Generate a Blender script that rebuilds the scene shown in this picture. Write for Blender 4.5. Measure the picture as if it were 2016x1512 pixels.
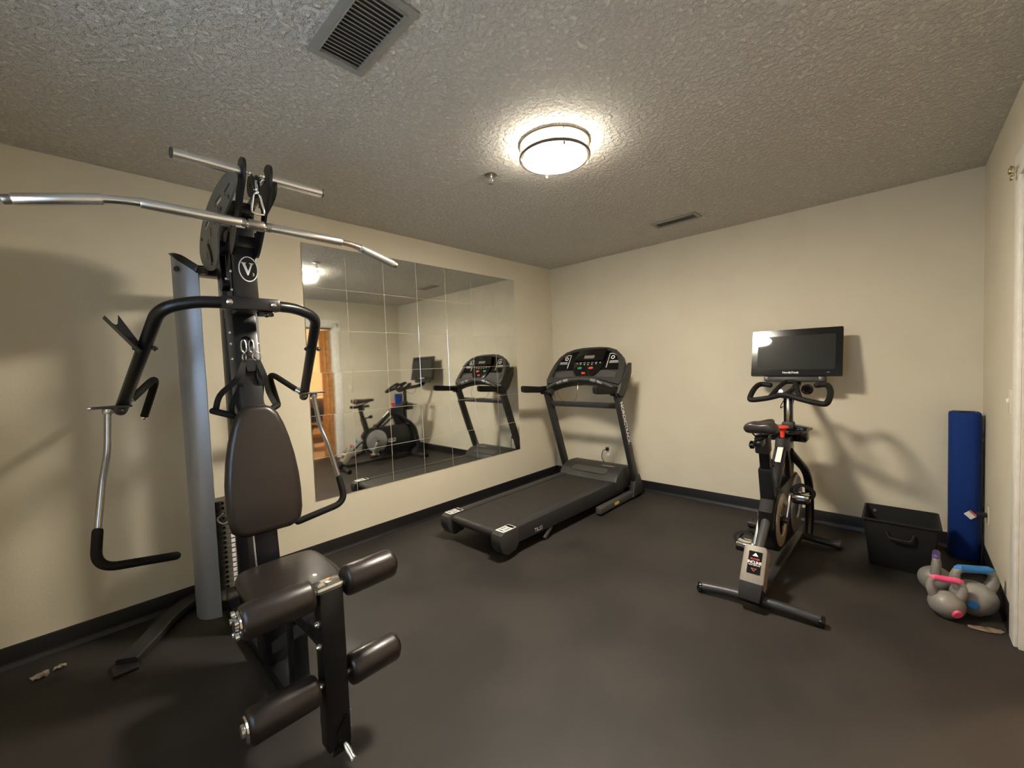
import bpy, bmesh, math, random
from mathutils import Vector as V, Matrix
random.seed(7)
for o in list(bpy.data.objects): bpy.data.objects.remove(o)
SC = bpy.context.scene
COL = SC.collection
PI = math.pi

# ---------------------------------------------------------------- camera
cam_d = bpy.data.cameras.new('camera'); cam_d.sensor_width = 36; cam_d.sensor_fit = 'HORIZONTAL'
cam_d.lens = 811.23 / 2016 * 36; cam_d.clip_start = 0.02
cam = bpy.data.objects.new('camera', cam_d); COL.objects.link(cam)
RT, UP, FW = V((0.6866, -0.7260, -0.0388)), V((0.0583, 0.0017, 0.9983)), V((0.7247, 0.6877, -0.0435))
M3 = Matrix((RT, UP, -FW)).transposed()
cam.matrix_world = Matrix.Translation((-3.9227, -3.0298, 1.3198)) @ M3.to_quaternion().to_matrix().to_4x4()
SC.camera = cam
# ---------------------------------------------------------------- exposure
SC.view_settings.view_transform = 'Standard'; SC.view_settings.look = 'None'
SC.view_settings.gamma = 1; SC.view_settings.use_curve_mapping = False
SC.view_settings.exposure = 2.74
SC.cycles.max_bounces = 10; SC.cycles.diffuse_bounces = 5; SC.cycles.glossy_bounces = 6
SC.cycles.sample_clamp_indirect = 4.0
SC.cycles.use_denoising = True
# ---------------------------------------------------------------- world: dusk-blue daylight outside the window
W = bpy.data.worlds.new('world'); SC.world = W; W.use_nodes = True
W.node_tree.nodes['Background'].inputs[0].default_value = (0.45, 0.65, 1.0, 1)
W.node_tree.nodes['Background'].inputs[1].default_value = 0.35
# ---------------------------------------------------------------- lamps
LAMP_GLOW = 50.0      # emission of the frosted ceiling drum
def area(name, loc, aim, sx, sy, power, color):
    d = bpy.data.lights.new(name, 'AREA'); d.shape = 'RECTANGLE'; d.size = sx; d.size_y = sy
    d.energy = power; d.color = color
    o = bpy.data.objects.new(name, d); COL.objects.link(o); o.location = loc
    o.rotation_euler = (V(aim) - V(loc)).to_track_quat('-Z', 'Y').to_euler()
    return o
area('window_daylight', (-4.715, -2.15, 1.525), (-3.0, -2.15, 1.525), 1.30, 1.25, 3.4, (0.62, 0.80, 1.0))
area('hallway_lamp', (-0.2, -4.6, 2.38), (-0.9, -6.0, 0.8), 0.4, 0.4, 24, (1.0, 0.74, 0.46))

# ---------------------------------------------------------------- materials
def lin(c): return tuple((x / 12.92 if x <= 0.04045 else ((x + 0.055) / 1.055) ** 2.4) for x in c)
def rgb(r, g, b): return lin((r / 255, g / 255, b / 255)) + (1,)
def mat(name, col, rough=0.5, metal=0.0, nscale=60.0, namt=0.08, bump=0.0, bscale=200.0, bdist=0.001, spec=0.5, coat=0.0, col2=None, cfac=(0.4, 0.6)):
    m = bpy.data.materials.new(name); m.use_nodes = True
    nt = m.node_tree; b = nt.nodes['Principled BSDF']
    b.inputs['Metallic'].default_value = metal
    b.inputs['Specular IOR Level'].default_value = spec
    b.inputs['Coat Weight'].default_value = coat
    tc = nt.nodes.new('ShaderNodeTexCoord')
    n = nt.nodes.new('ShaderNodeTexNoise'); n.inputs['Scale'].default_value = nscale; n.inputs['Detail'].default_value = 4
    nt.links.new(tc.outputs['Object'], n.inputs['Vector'])
    r = nt.nodes.new('ShaderNodeMapRange')
    r.inputs[3].default_value = max(0.02, rough - namt); r.inputs[4].default_value = min(1, rough + namt)
    nt.links.new(n.outputs['Fac'], r.inputs[0]); nt.links.new(r.outputs[0], b.inputs['Roughness'])
    ra = nt.nodes.new('ShaderNodeValToRGB')
    ra.color_ramp.elements[0].position = cfac[0]; ra.color_ramp.elements[1].position = cfac[1]
    c2 = col2 if col2 else tuple(min(1, x * 1.08) for x in col[:3]) + (1,)
    ra.color_ramp.elements[0].color = col; ra.color_ramp.elements[1].color = c2
    nt.links.new(n.outputs['Fac'], ra.inputs[0]); nt.links.new(ra.outputs[0], b.inputs['Base Color'])
    if bump:
        n2 = nt.nodes.new('ShaderNodeTexNoise'); n2.inputs['Scale'].default_value = bscale; n2.inputs['Detail'].default_value = 3
        nt.links.new(tc.outputs['Object'], n2.inputs['Vector'])
        bp = nt.nodes.new('ShaderNodeBump'); bp.inputs['Strength'].default_value = bump; bp.inputs['Distance'].default_value = bdist
        nt.links.new(n2.outputs['Fac'], bp.inputs['Height']); nt.links.new(bp.outputs[0], b.inputs['Normal'])
    return m
wall_m = mat('wall_paint', rgb(212, 203, 182), 0.75, nscale=3, namt=0.05, bump=0.35, bscale=90, bdist=0.002, spec=0.25, col2=rgb(214, 206, 185))
hall_m = mat('hall_paint', rgb(230, 205, 165), 0.8, nscale=3)
rubber_m = mat('rubber_floor', rgb(43, 40, 38), 0.56, nscale=2.2, namt=0.10, bump=0.25, bscale=260, bdist=0.001, spec=0.35, col2=rgb(52, 48, 45))
carpet_m = mat('carpet', rgb(150, 122, 92), 0.95, nscale=160, bump=0.6, bscale=300, bdist=0.004, spec=0.1, col2=rgb(120, 98, 76))
base_m = mat('cove_base', rgb(22, 21, 24), 0.42, nscale=8, bump=0.1, bscale=60)
trim_m = mat('white_trim', rgb(225, 222, 212), 0.45, nscale=20, bump=0.08, bscale=40)
wood_m = mat('oak_door', rgb(168, 112, 58), 0.45, nscale=18, col2=rgb(196, 142, 82))
black_m = mat('black_powder_coat', rgb(24, 24, 28), 0.30, nscale=120, namt=0.05, bump=0.06, bscale=500, spec=0.5)
gunmetal_m = mat('charcoal_metal', rgb(70, 70, 72), 0.40, 0.35, nscale=90)
greyplate_m = mat('grey_side_plate', rgb(120, 119, 113), 0.5, 0.3, nscale=90)
shroud_m = mat('silver_shroud', rgb(158, 162, 168), 0.40, 0.55, nscale=200, namt=0.04, bump=0.08, bscale=700)
chrome_m = mat('chrome', (0.92, 0.94, 0.95, 1), 0.12, 1.0, nscale=40, namt=0.04)
dullchrome_m = mat('dull_chrome', (0.42, 0.42, 0.43, 1), 0.22, 1.0, nscale=80)
knurl_m = mat('knurled_chrome', (0.93, 0.95, 0.95, 1), 0.24, 1.0, nscale=600, namt=0.05, bump=0.3, bscale=1500, bdist=0.0006)
steel_m = mat('brushed_steel', (0.62, 0.61, 0.58, 1), 0.35, 1.0, nscale=100)
vinyl_m = mat('black_vinyl', rgb(36, 29, 27), 0.36, nscale=30, namt=0.05, bump=0.18, bscale=420, bdist=0.0008, spec=0.55, coat=0.12)
foam_m = mat('black_foam_rubber', rgb(17, 15, 15), 0.66, nscale=60, bump=0.2, bscale=300, spec=0.3)
nylon_m = mat('black_nylon_webbing', rgb(26, 24, 25), 0.8, nscale=200, bump=0.4, bscale=900)
plate_m = mat('cast_weight_plate', rgb(96, 90, 80), 0.55, 0.2, nscale=40, bump=0.3, bscale=120)
plastic_m = mat('dark_grey_plastic', rgb(45, 44, 42), 0.52, nscale=80, bump=0.12, bscale=500)
plastic2_m = mat('mid_grey_plastic', rgb(66, 64, 61), 0.55, nscale=80, bump=0.12, bscale=500)
tmframe_m = mat('graphite_paint', rgb(43, 42, 44), 0.42, 0.1, nscale=80)
belt_m = mat('treadmill_belt', rgb(40, 36, 34), 0.55, nscale=90, bump=0.4, bscale=900, bdist=0.0008)
gloss_m = mat('gloss_black', rgb(12, 12, 14), 0.12, nscale=10, namt=0.02, spec=0.6)
screen_m = mat('screen_glass', rgb(40, 41, 38), 0.30, nscale=10, namt=0.01, spec=0.06, coat=0.8)
lcd_m = mat('grey_display', rgb(120, 118, 100), 0.3, nscale=30)
white_m = mat('white_print', rgb(228, 226, 220), 0.5, nscale=60)
whitedim_m = mat('silver_print', rgb(170, 168, 162), 0.45, nscale=60)
red_m = mat('red_plastic', rgb(226, 62, 46), 0.4, nscale=30)
redprint_m = mat('red_print', rgb(200, 70, 52), 0.5, nscale=60)
green_m = mat('green_button', rgb(60, 130, 80), 0.45, nscale=60)
orange_m = mat('orange_print', rgb(200, 92, 60), 0.5, nscale=60)
yellow_m = mat('yellow_sticker', rgb(214, 192, 96), 0.5, nscale=60)
gold_m = mat('satin_disc', rgb(196, 182, 160), 0.35, 0.6, nscale=40)
silver_m = mat('satin_silver', rgb(176, 176, 176), 0.3, 0.7, nscale=20)
inclhousing_m = mat('grey_housing', rgb(128, 120, 110), 0.5, 0.1, nscale=80)
blue_m = mat('blue_foam', rgb(18, 50, 118), 0.75, nscale=120, bump=0.4, bscale=500, spec=0.25)
binfab_m = mat('black_bin_fabric', rgb(15, 14, 14), 0.85, nscale=150, bump=0.5, bscale=500)
kb_m = mat('grey_vinyl_kettlebell', rgb(128, 124, 118), 0.38, nscale=14, bump=0.15, bscale=30, bdist=0.003, col2=rgb(142, 138, 132))
kbblue_m = mat('blue_vinyl', rgb(52, 124, 190), 0.35, nscale=20)
kbpink_m = mat('pink_vinyl', rgb(226, 84, 130), 0.35, nscale=20)
kbpurple_m = mat('purple_vinyl', rgb(92, 74, 128), 0.35, nscale=20)
paper_m = mat('crumpled_wrapper', rgb(205, 198, 182), 0.5, nscale=40, col2=rgb(150, 134, 112))
paper2_m = mat('torn_cardboard', rgb(150, 118, 92), 0.8, nscale=25, col2=rgb(190, 176, 158))
plateiv_m = mat('ivory_plastic', rgb(214, 206, 184), 0.4, nscale=30)
vent_m = mat('grey_register', rgb(150, 148, 140), 0.55, nscale=60)
ventdark_m = mat('vent_shade', rgb(66, 60, 54), 0.9, nscale=60)
nickel_m = mat('brushed_nickel', (0.42, 0.39, 0.35, 1), 0.38, 1.0, nscale=50)
cloth_m = mat('black_table_cloth', rgb(24, 22, 26), 0.9, nscale=100)
brown_m = mat('brown_chair_metal', rgb(96, 66, 44), 0.4, 0.2, nscale=60)
brass_m = mat('brass', (0.72, 0.62, 0.42, 1), 0.25, 1.0, nscale=60)

def mirror_mat():
    m = mat('silvered_mirror', (0.86, 0.88, 0.86, 1), 0.03, 1.0, nscale=4, namt=0.005)
    return m
mirror_m = mirror_mat()
def ceiling_mat():
    m = bpy.data.materials.new('popcorn_ceiling'); m.use_nodes = True
    nt = m.node_tree; b = nt.nodes['Principled BSDF']
    b.inputs['Roughness'].default_value = 0.85; b.inputs['Specular IOR Level'].default_value = 0.2
    tc = nt.nodes.new('ShaderNodeTexCoord')
    n = nt.nodes.new('ShaderNodeTexNoise'); n.inputs['Scale'].default_value = 46; n.inputs['Detail'].default_value = 4; n.inputs['Roughness'].default_value = 0.62
    nt.links.new(tc.outputs['Object'], n.inputs['Vector'])
    r = nt.nodes.new('ShaderNodeValToRGB'); r.color_ramp.elements[0].position = 0.42; r.color_ramp.elements[1].position = 0.62
    nt.links.new(n.outputs['Fac'], r.inputs[0])
    bp = nt.nodes.new('ShaderNodeBump'); bp.inputs['Strength'].default_value = 1.0; bp.inputs['Distance'].default_value = 0.012
    nt.links.new(r.outputs[0], bp.inputs['Height']); nt.links.new(bp.outputs[0], b.inputs['Normal'])
    c = nt.nodes.new('ShaderNodeValToRGB'); c.color_ramp.elements[0].color = rgb(224, 219, 210); c.color_ramp.elements[1].color = rgb(242, 238, 230)
    c.color_ramp.elements[0].position = 0.35; c.color_ramp.elements[1].position = 0.65
    nt.links.new(n.outputs['Fac'], c.inputs[0]); nt.links.new(c.outputs[0], b.inputs['Base Color'])
    return m
ceil_m = ceiling_mat()
def glow_mat(name, col, s):
    m = bpy.data.materials.new(name); m.use_nodes = True
    nt = m.node_tree; b = nt.nodes['Principled BSDF']
    n = nt.nodes.new('ShaderNodeTexNoise'); n.inputs['Scale'].default_value = 3
    r = nt.nodes.new('ShaderNodeMapRange'); r.inputs[3].default_value = s * 0.97; r.inputs[4].default_value = s * 1.03
    nt.links.new(n.outputs['Fac'], r.inputs[0]); nt.links.new(r.outputs[0], b.inputs['Emission Strength'])
    b.inputs['Base Color'].default_value = (0.9, 0.88, 0.84, 1); b.inputs['Emission Color'].default_value = col
    return m
lampglow_m = glow_mat('frosted_diffuser', (1.0, 0.90, 0.74, 1), LAMP_GLOW)
lampside_m = glow_mat('frosted_drum_side', (1.0, 0.90, 0.74, 1), LAMP_GLOW * 0.11)
def glass_mat():
    m = bpy.data.materials.new('window_glass'); m.use_nodes = True
    nt = m.node_tree; b = nt.nodes['Principled BSDF']
    b.inputs['Roughness'].default_value = 0.02; b.inputs['Transmission Weight'].default_value = 1.0; b.inputs['IOR'].default_value = 1.1
    n = nt.nodes.new('ShaderNodeTexNoise'); n.inputs['Scale'].default_value = 2
    r = nt.nodes.new('ShaderNodeMapRange'); r.inputs[3].default_value = 0.0; r.inputs[4].default_value = 0.03
    nt.links.new(n.outputs['Fac'], r.inputs[0]); nt.links.new(r.outputs[0], b.inputs['Roughness'])
    return m
glass_m = glass_mat()

# ---------------------------------------------------------------- helpers
def link(o, parent):
    COL.objects.link(o)
    if parent: o.parent = parent
def base_of(o):
    p = V((0, 0, 0))
    while o: p += o.location; o = o.parent
    return p
def obj(name, bm, m, parent=None, origin=None, label=None, angle=35):
    """one mesh object; bm is in world coordinates (things are never rotated)"""
    bmesh.ops.recalc_face_normals(bm, faces=bm.faces)
    og = V(origin) if origin is not None else (base_of(parent) if parent else V((0, 0, 0)))
    bmesh.ops.translate(bm, vec=-og, verts=bm.verts)
    me = bpy.data.meshes.new(name); bm.to_mesh(me); bm.free()
    me.shade_smooth(); me.set_sharp_from_angle(angle=math.radians(angle))
    me.materials.append(m)
    o = bpy.data.objects.new(name, me)
    if origin is not None: o.location = V(origin) - (base_of(parent) if parent else V((0, 0, 0)))
    link(o, parent)
    if label: o['label'] = label
    return o
def tag(o, label, cat, group=None):
    o['label'] = label; o['category'] = cat
    if group: o['group'] = group
    return o
def thing(name, label, cat, loc, group=None):
    o = bpy.data.objects.new(name, None); COL.objects.link(o); o.location = loc; o.empty_display_size = 0.1
    return tag(o, label, cat, group)
def struct(name, bm, m):
    o = obj(name, bm, m); o['kind'] = 'structure'; return o
def merge(bm, t):
    me = bpy.data.meshes.new('tmp'); t.to_mesh(me); t.free(); bm.from_mesh(me); bpy.data.meshes.remove(me)
def frame(o, x, y=None, z=None):
    """matrix with local x along x, local z near z (or local y near y)"""
    x = V(x).normalized()
    if z is not None:
        z = V(z); yy = z.cross(x).normalized(); zz = x.cross(yy)
    else:
        y = V(y); zz = x.cross(y).normalized(); yy = zz.cross(x)
    m = Matrix((x, yy, zz)).transposed().to_4x4(); m.translation = V(o); return m
def box(bm, c, s, M=None, bev=0.0, seg=2):
    t = bmesh.new(); bmesh.ops.create_cube(t, size=1)
    bmesh.ops.scale(t, vec=V(s), verts=t.verts)
    if bev: bmesh.ops.bevel(t, geom=list(t.edges), offset=min(bev, min(s) * 0.49), segments=seg, affect='EDGES', profile=0.5)
    bmesh.ops.translate(t, vec=V(c), verts=t.verts)
    if M is not None: bmesh.ops.transform(t, matrix=M, verts=t.verts)
    merge(bm, t); return bm
def beam(bm, p0, p1, w, h, up=(0, 0, 1), bev=0.004, seg=2):
    p0, p1 = V(p0), V(p1); d = p1 - p0; L = d.length
    M = frame((p0 + p1) / 2, d, z=up)
    return box(bm, (0, 0, 0), (L, w, h), M, bev, seg)
def fillet(pts, rad, k=7):
    pts = [V(p) for p in pts]; out = [pts[0]]
    for i in range(1, len(pts) - 1):
        a, b, c = pts[i - 1], pts[i], pts[i + 1]
        u, v = (a - b).normalized(), (c - b).normalized()
        r = rad[i - 1] if isinstance(rad, (list, tuple)) else rad
        t = min(r, (a - b).length * 0.49, (c - b).length * 0.49)
        for j in range(k + 1):
            s = j / k; p = b + u * t; q = b + v * t
            out.append(p * (1 - s) ** 2 + b * 2 * s * (1 - s) + q * s * s)
    out.append(pts[-1]); return out
def tube(bm, pts, r, n=14, caps=True, closed=False, flat=1.0, up=None, dome=False):
    pts = [V(p) for p in pts]; N = len(pts); rs = list(r) if isinstance(r, (list, tuple)) else [r] * N
    if dome:
        e0 = (pts[0] - pts[1]).normalized(); e1 = (pts[-1] - pts[-2]).normalized()
        a = [(pts[0] + e0 * rs[0] * s, rs[0] * math.sqrt(max(0, 1 - s * s))) for s in (0.97, 0.8, 0.45)]
        b = [(pts[-1] + e1 * rs[-1] * s, rs[-1] * math.sqrt(max(0, 1 - s * s))) for s in (0.45, 0.8, 0.97)]
        pts = [q[0] for q in a] + pts + [q[0] for q in b]; rs = [q[1] for q in a] + rs + [q[1] for q in b]; N = len(pts)
    T = []
    for i in range(N):
        if closed: d = pts[(i + 1) % N] - pts[i - 1]
        elif i == 0: d = pts[1] - pts[0]
        elif i == N - 1: d = pts[-1] - pts[-2]
        else: d = (pts[i + 1] - pts[i]).normalized() + (pts[i] - pts[i - 1]).normalized()
        T.append(d.normalized())
    u = V(up) if up else (V((0, 0, 1)) if abs(T[0].z) < 0.9 else V((1, 0, 0)))
    nrm = (u - T[0] * u.dot(T[0])).normalized(); rings = []
    for i in range(N):
        if i: nrm = (nrm - T[i] * nrm.dot(T[i])).normalized()
        bi = T[i].cross(nrm)
        rings.append([bm.verts.new(pts[i] + (nrm * math.cos(2 * PI * k / n) * flat + bi * math.sin(2 * PI * k / n)) * rs[i]) for k in range(n)])
    for i in range(N if closed else N - 1):
        A, B = rings[i], rings[(i + 1) % N]
        for k in range(n): bm.faces.new((A[k], A[(k + 1) % n], B[(k + 1) % n], B[k]))
    if caps and not closed:
        bm.faces.new(rings[0][::-1]); bm.faces.new(rings[-1])
    return bm
def cyl(bm, p0, p1, r, n=20, r2=None, bev=0.0):
    p0, p1 = V(p0), V(p1)
    if bev:
        d = (p1 - p0).normalized()
        return tube(bm, [p0, p0 + d * bev * 0.3, p0 + d * bev, p1 - d * bev, p1 - d * bev * 0.3, p1], [r - bev, r - bev * 0.3, r, r, r - bev * 0.3, r - bev], n)
    return tube(bm, [p0, p1], [r, r2 if r2 is not None else r], n)
def lathe(bm, prof, M=None, n=32):
    rings = []
    for (r, z) in prof:
        rings.append([bm.verts.new((r * math.cos(2 * PI * k / n), r * math.sin(2 * PI * k / n), z)) for k in range(n)] if r > 1e-6 else [bm.verts.new((0, 0, z))])
    new = [v for q in rings for v in q]
    for A, B in zip(rings, rings[1:]):
        for k in range(n):
            a0, a1 = A[k % len(A)], A[(k + 1) % len(A)]; b0, b1 = B[k % len(B)], B[(k + 1) % len(B)]
            vs = []
            for q in (a0, a1, b1, b0):
                if q not in vs: vs.append(q)
            if len(vs) > 2: bm.faces.new(vs)
    if M is not None: bmesh.ops.transform(bm, matrix=M, verts=new)
    return bm
def torus(bm, c, axis, R, r, n=40, m=10):
    ax = V(axis).normalized(); a = ax.orthogonal().normalized(); b = ax.cross(a)
    return tube(bm, [V(c) + (a * math.cos(2 * PI * i / n) + b * math.sin(2 * PI * i / n)) * R for i in range(n)], r, m, closed=True, up=tuple(ax))
def prism(bm, outline, th, M, bev=0.0):
    """2D outline in local xy, thickness th along local z (centred)"""
    t = bmesh.new(); vs = [t.verts.new((x, y, -th / 2)) for x, y in outline]
    f = t.faces.new(vs); r = bmesh.ops.extrude_face_region(t, geom=[f])
    bmesh.ops.translate(t, vec=(0, 0, th), verts=[g for g in r['geom'] if isinstance(g, bmesh.types.BMVert)])
    bmesh.ops.recalc_face_normals(t, faces=t.faces)
    if bev:
        es = [e for e in t.edges if abs(e.verts[0].co.z - e.verts[1].co.z) < 1e-6]
        bmesh.ops.bevel(t, geom=es, offset=bev, segments=2, affect='EDGES', profile=0.5)
    bmesh.ops.transform(t, matrix=M, verts=t.verts); merge(bm, t); return bm
def pad(bm, outline, th, r, M, k=5):
    """cushion: outline in local xy, rounded edges of radius r on both faces"""
    n = len(outline); P = [V((x, y, 0)) for x, y in outline]
    A = sum(P[i].x * P[(i + 1) % n].y - P[(i + 1) % n].x * P[i].y for i in range(n))
    N = []
    for i in range(n):
        d = (P[(i + 1) % n] - P[i - 1]).normalized(); N.append(V((-d.y, d.x, 0)) * (1 if A > 0 else -1))
    lay = []
    for j in range(k + 1):
        a = PI / 2 * j / k; lay.append((-th / 2 + r * (1 - math.sin(a)), r * (1 - math.cos(a))))
    lay = [(z, ins) for z, ins in lay][::-1]; lay2 = [(-z, ins) for z, ins in lay][::-1]
    cen = sum(P, V()) / n
    t = bmesh.new(); rings = []
    z0 = lay[0][0]; L = [(z0, 'c', .45)] + [(z, 'o', ins) for z, ins in lay] + [(z, 'o', ins) for z, ins in lay2] + [(-z0, 'c', .45)]
    for z, kind, q in L:
        if kind == 'o': rings.append([t.verts.new(P[i] + N[i] * q + V((0, 0, z))) for i in range(n)])
        else: rings.append([t.verts.new(cen + (P[i] + N[i] * r - cen) * q + V((0, 0, z * 1.10))) for i in range(n)])
    for a, b in zip(rings, rings[1:]):
        for i in range(n): t.faces.new((a[i], a[(i + 1) % n], b[(i + 1) % n], b[i]))
    for rg, s in ((rings[0], -1), (rings[-1], 1)):
        c = t.verts.new(cen + V((0, 0, rg[0].co.z * 1.02)))
        for i in range(n): t.faces.new((rg[i], rg[(i + 1) % n], c))
    bmesh.ops.recalc_face_normals(t, faces=t.faces); bmesh.ops.transform(t, matrix=M, verts=t.verts); merge(bm, t); return bm
def smooth2(pts, k=4):
    """closed Catmull-Rom through 2D points"""
    n = len(pts); out = []
    for i in range(n):
        p0, p1, p2, p3 = [V(pts[(i + j) % n] + (0,)) if len(pts[0]) == 2 else V(pts[(i + j) % n]) for j in (-1, 0, 1, 2)]
        for j in range(k):
            t = j / k
            q = 0.5 * ((2 * p1) + (-p0 + p2) * t + (2 * p0 - 5 * p1 + 4 * p2 - p3) * t * t + (-p0 + 3 * p1 - 3 * p2 + p3) * t ** 3)
            out.append((q.x, q.y))
    return out
def spline(pts, k=6):
    pts = [V(p) for p in pts]; n = len(pts); out = []
    for i in range(n - 1):
        p0, p1, p2, p3 = pts[max(i - 1, 0)], pts[i], pts[i + 1], pts[min(i + 2, n - 1)]
        for j in range(k):
            t = j / k
            out.append(0.5 * ((2 * p1) + (-p0 + p2) * t + (2 * p0 - 5 * p1 + 4 * p2 - p3) * t * t + (-p0 + 3 * p1 - 3 * p2 + p3) * t ** 3))
    out.append(pts[-1]); return out
def rrect(w, h, r, k=5):
    out = []
    for cx, cy, a0 in ((w / 2 - r, h / 2 - r, 0), (-w / 2 + r, h / 2 - r, 90), (-w / 2 + r, -h / 2 + r, 180), (w / 2 - r, -h / 2 + r, 270)):
        for i in range(k + 1):
            a = math.radians(a0 + 90 * i / k); out.append((cx + r * math.cos(a), cy + r * math.sin(a)))
    return out
def rail(bm, pts, ws, hs, up=(0, 0, 1), c=.18):
    """flat bar swept along points: ws across, hs along up"""
    pts = [V(p) for p in pts]; N = len(pts)
    ws = ws if isinstance(ws, list) else [ws] * N; hs = hs if isinstance(hs, list) else [hs] * N
    rings = []
    for i in range(N):
        d = (pts[min(i + 1, N - 1)] - pts[max(i - 1, 0)]).normalized()
        sd = V(up).cross(d).normalized(); uu = d.cross(sd); w, h = ws[i] / 2, hs[i] / 2; q = c * min(w, h) * 2
        cs = [(w, h - q), (w - q, h), (-w + q, h), (-w, h - q), (-w, -h + q), (-w + q, -h), (w - q, -h), (w, -h + q)]
        rings.append([bm.verts.new(pts[i] + sd * a + uu * b) for a, b in cs])
    for A, B in zip(rings, rings[1:]):
        for k in range(8): bm.faces.new((A[k], A[(k + 1) % 8], B[(k + 1) % 8], B[k]))
    bm.faces.new(rings[0]); bm.faces.new(rings[-1]); return bm
def ellipse(a, b, n=28): return [(a * math.cos(2 * PI * i / n), b * math.sin(2 * PI * i / n)) for i in range(n)]
def plate_holes(bm, outline, holes, th, M):
    cu = bpy.data.curves.new('tmpc', 'CURVE'); cu.dimensions = '2D'; cu.fill_mode = 'BOTH'; cu.extrude = th / 2
    for pl in [outline] + holes:
        s = cu.splines.new('POLY'); s.points.add(len(pl) - 1); s.use_cyclic_u = True
        for p, q in zip(s.points, pl): p.co = (q[0], q[1], 0, 1)
    o = bpy.data.objects.new('tmpo', cu); COL.objects.link(o)
    me = bpy.data.meshes.new_from_object(o.evaluated_get(bpy.context.evaluated_depsgraph_get()))
    t = bmesh.new(); t.from_mesh(me); bmesh.ops.transform(t, matrix=M, verts=t.verts); merge(bm, t)
    bpy.data.objects.remove(o); bpy.data.curves.remove(cu); bpy.data.meshes.remove(me); return bm
def text(s, size, M, name, m, parent, th=0.0012, space=1.0, bold=0.0, xs=1.0):
    cu = bpy.data.curves.new('tmpt', 'FONT'); cu.body = s; cu.size = size; cu.align_x = 'CENTER'; cu.align_y = 'CENTER'
    cu.extrude = th / 2; cu.space_character = space; cu.offset = bold
    o = bpy.data.objects.new('tmpo', cu); COL.objects.link(o)
    me = bpy.data.meshes.new_from_object(o.evaluated_get(bpy.context.evaluated_depsgraph_get()))
    t = bmesh.new(); t.from_mesh(me); bmesh.ops.scale(t, vec=(xs, 1, 1), verts=t.verts); bmesh.ops.transform(t, matrix=M, verts=t.verts)
    bpy.data.objects.remove(o); bpy.data.curves.remove(cu); bpy.data.meshes.remove(me)
    return obj(name, t, m, parent)
NB = bmesh.new

# ================================================================ ROOM
L, H, XF = 3.40, 2.44, -4.60       # wall_right at y=-L, wall_front at x=XF
T = 0.12
struct('floor', box(NB(), ((XF + 0) / 2, -L / 2, -0.05), (-XF + 2 * T, L + 2 * T - 0.0, 0.10)), rubber_m)
struct('ceiling', box(NB(), (XF / 2, -L / 2, H + 0.05), (-XF + 2 * T, L + 2 * T, 0.10)), ceil_m)
struct('wall_left', box(NB(), (XF / 2, T / 2, H / 2), (-XF + 2 * T, T, H)), wall_m)
struct('wall_back', box(NB(), (T / 2, -L / 2, H / 2), (T, L, H)), wall_m)
# right wall with its doorway
DX0, DX1, DZ = -2.02, -1.155, 2.04
bm = NB()
box(bm, ((DX1 + T) / 2, -L - T / 2, H / 2), (T - DX1, T, H))
box(bm, ((XF - T + DX0) / 2, -L - T / 2, H / 2), (DX0 - XF + T, T, H))
box(bm, ((DX0 + DX1) / 2, -L - T / 2, (DZ + H) / 2), (DX1 - DX0, T, H - DZ))
struct('wall_right', bm, wall_m)
# front wall with the window y -2.75..-1.55, z 0.95..2.1
WY0, WY1, WZ0, WZ1 = -2.75, -1.55, 0.95, 2.10
bm = NB()
box(bm, (XF - T / 2, (0 + WY1) / 2, H / 2), (T, -WY1, H))
box(bm, (XF - T / 2, (-L + WY0) / 2, H / 2), (T, L + WY0, H))
box(bm, (XF - T / 2, (WY0 + WY1) / 2, WZ0 / 2), (T, WY1 - WY0, WZ0))
box(bm, (XF - T / 2, (WY0 + WY1) / 2, (WZ1 + H) / 2), (T, WY1 - WY0, H - WZ1))
struct('wall_front', bm, wall_m)
w = struct('window_1', box(NB(), (XF - 0.07, (WY0 + WY1) / 2, (WZ0 + WZ1) / 2), (0.006, WY1 - WY0, WZ1 - WZ0)), glass_m)
bm = NB()
for yy in (WY0 + 0.03, WY1 - 0.03, (WY0 + WY1) / 2): box(bm, (XF - 0.05, yy, (WZ0 + WZ1) / 2), (0.05, 0.05, WZ1 - WZ0), bev=0.003)
for zz in (WZ0 + 0.03, WZ1 - 0.03): box(bm, (XF - 0.05, (WY0 + WY1) / 2, zz), (0.05, WY1 - WY0, 0.05), bev=0.003)
obj('window_frame', bm, trim_m, w)
# cove base
def cove(name, p0, p1, nrm):
    bm = NB(); p0, p1, nn = V(p0), V(p1), V(nrm); d = (p1 - p0).length
    prof = [(0, 0), (0.016, 0), (0.0145, 0.006), (0.007, 0.016), (0.005, 0.03), (0.005, 0.096), (0.003, 0.102), (0, 0.103)]
    M = frame((p0 + p1) / 2, nn, y=(0, 0, 1)); prism(bm, prof, d, M); return struct(name, bm, base_m)
cove('baseboard_left', (XF, 0, 0), (0, 0, 0), (0, -1, 0))
cove('baseboard_back', (0, -L, 0), (0, 0, 0), (-1, 0, 0))
cove('baseboard_right', (-1.045, -L, 0), (0, -L, 0), (0, 1, 0))
cove('baseboard_front', (XF, -L, 0), (XF, 0, 0), (1, 0, 0))
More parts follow.
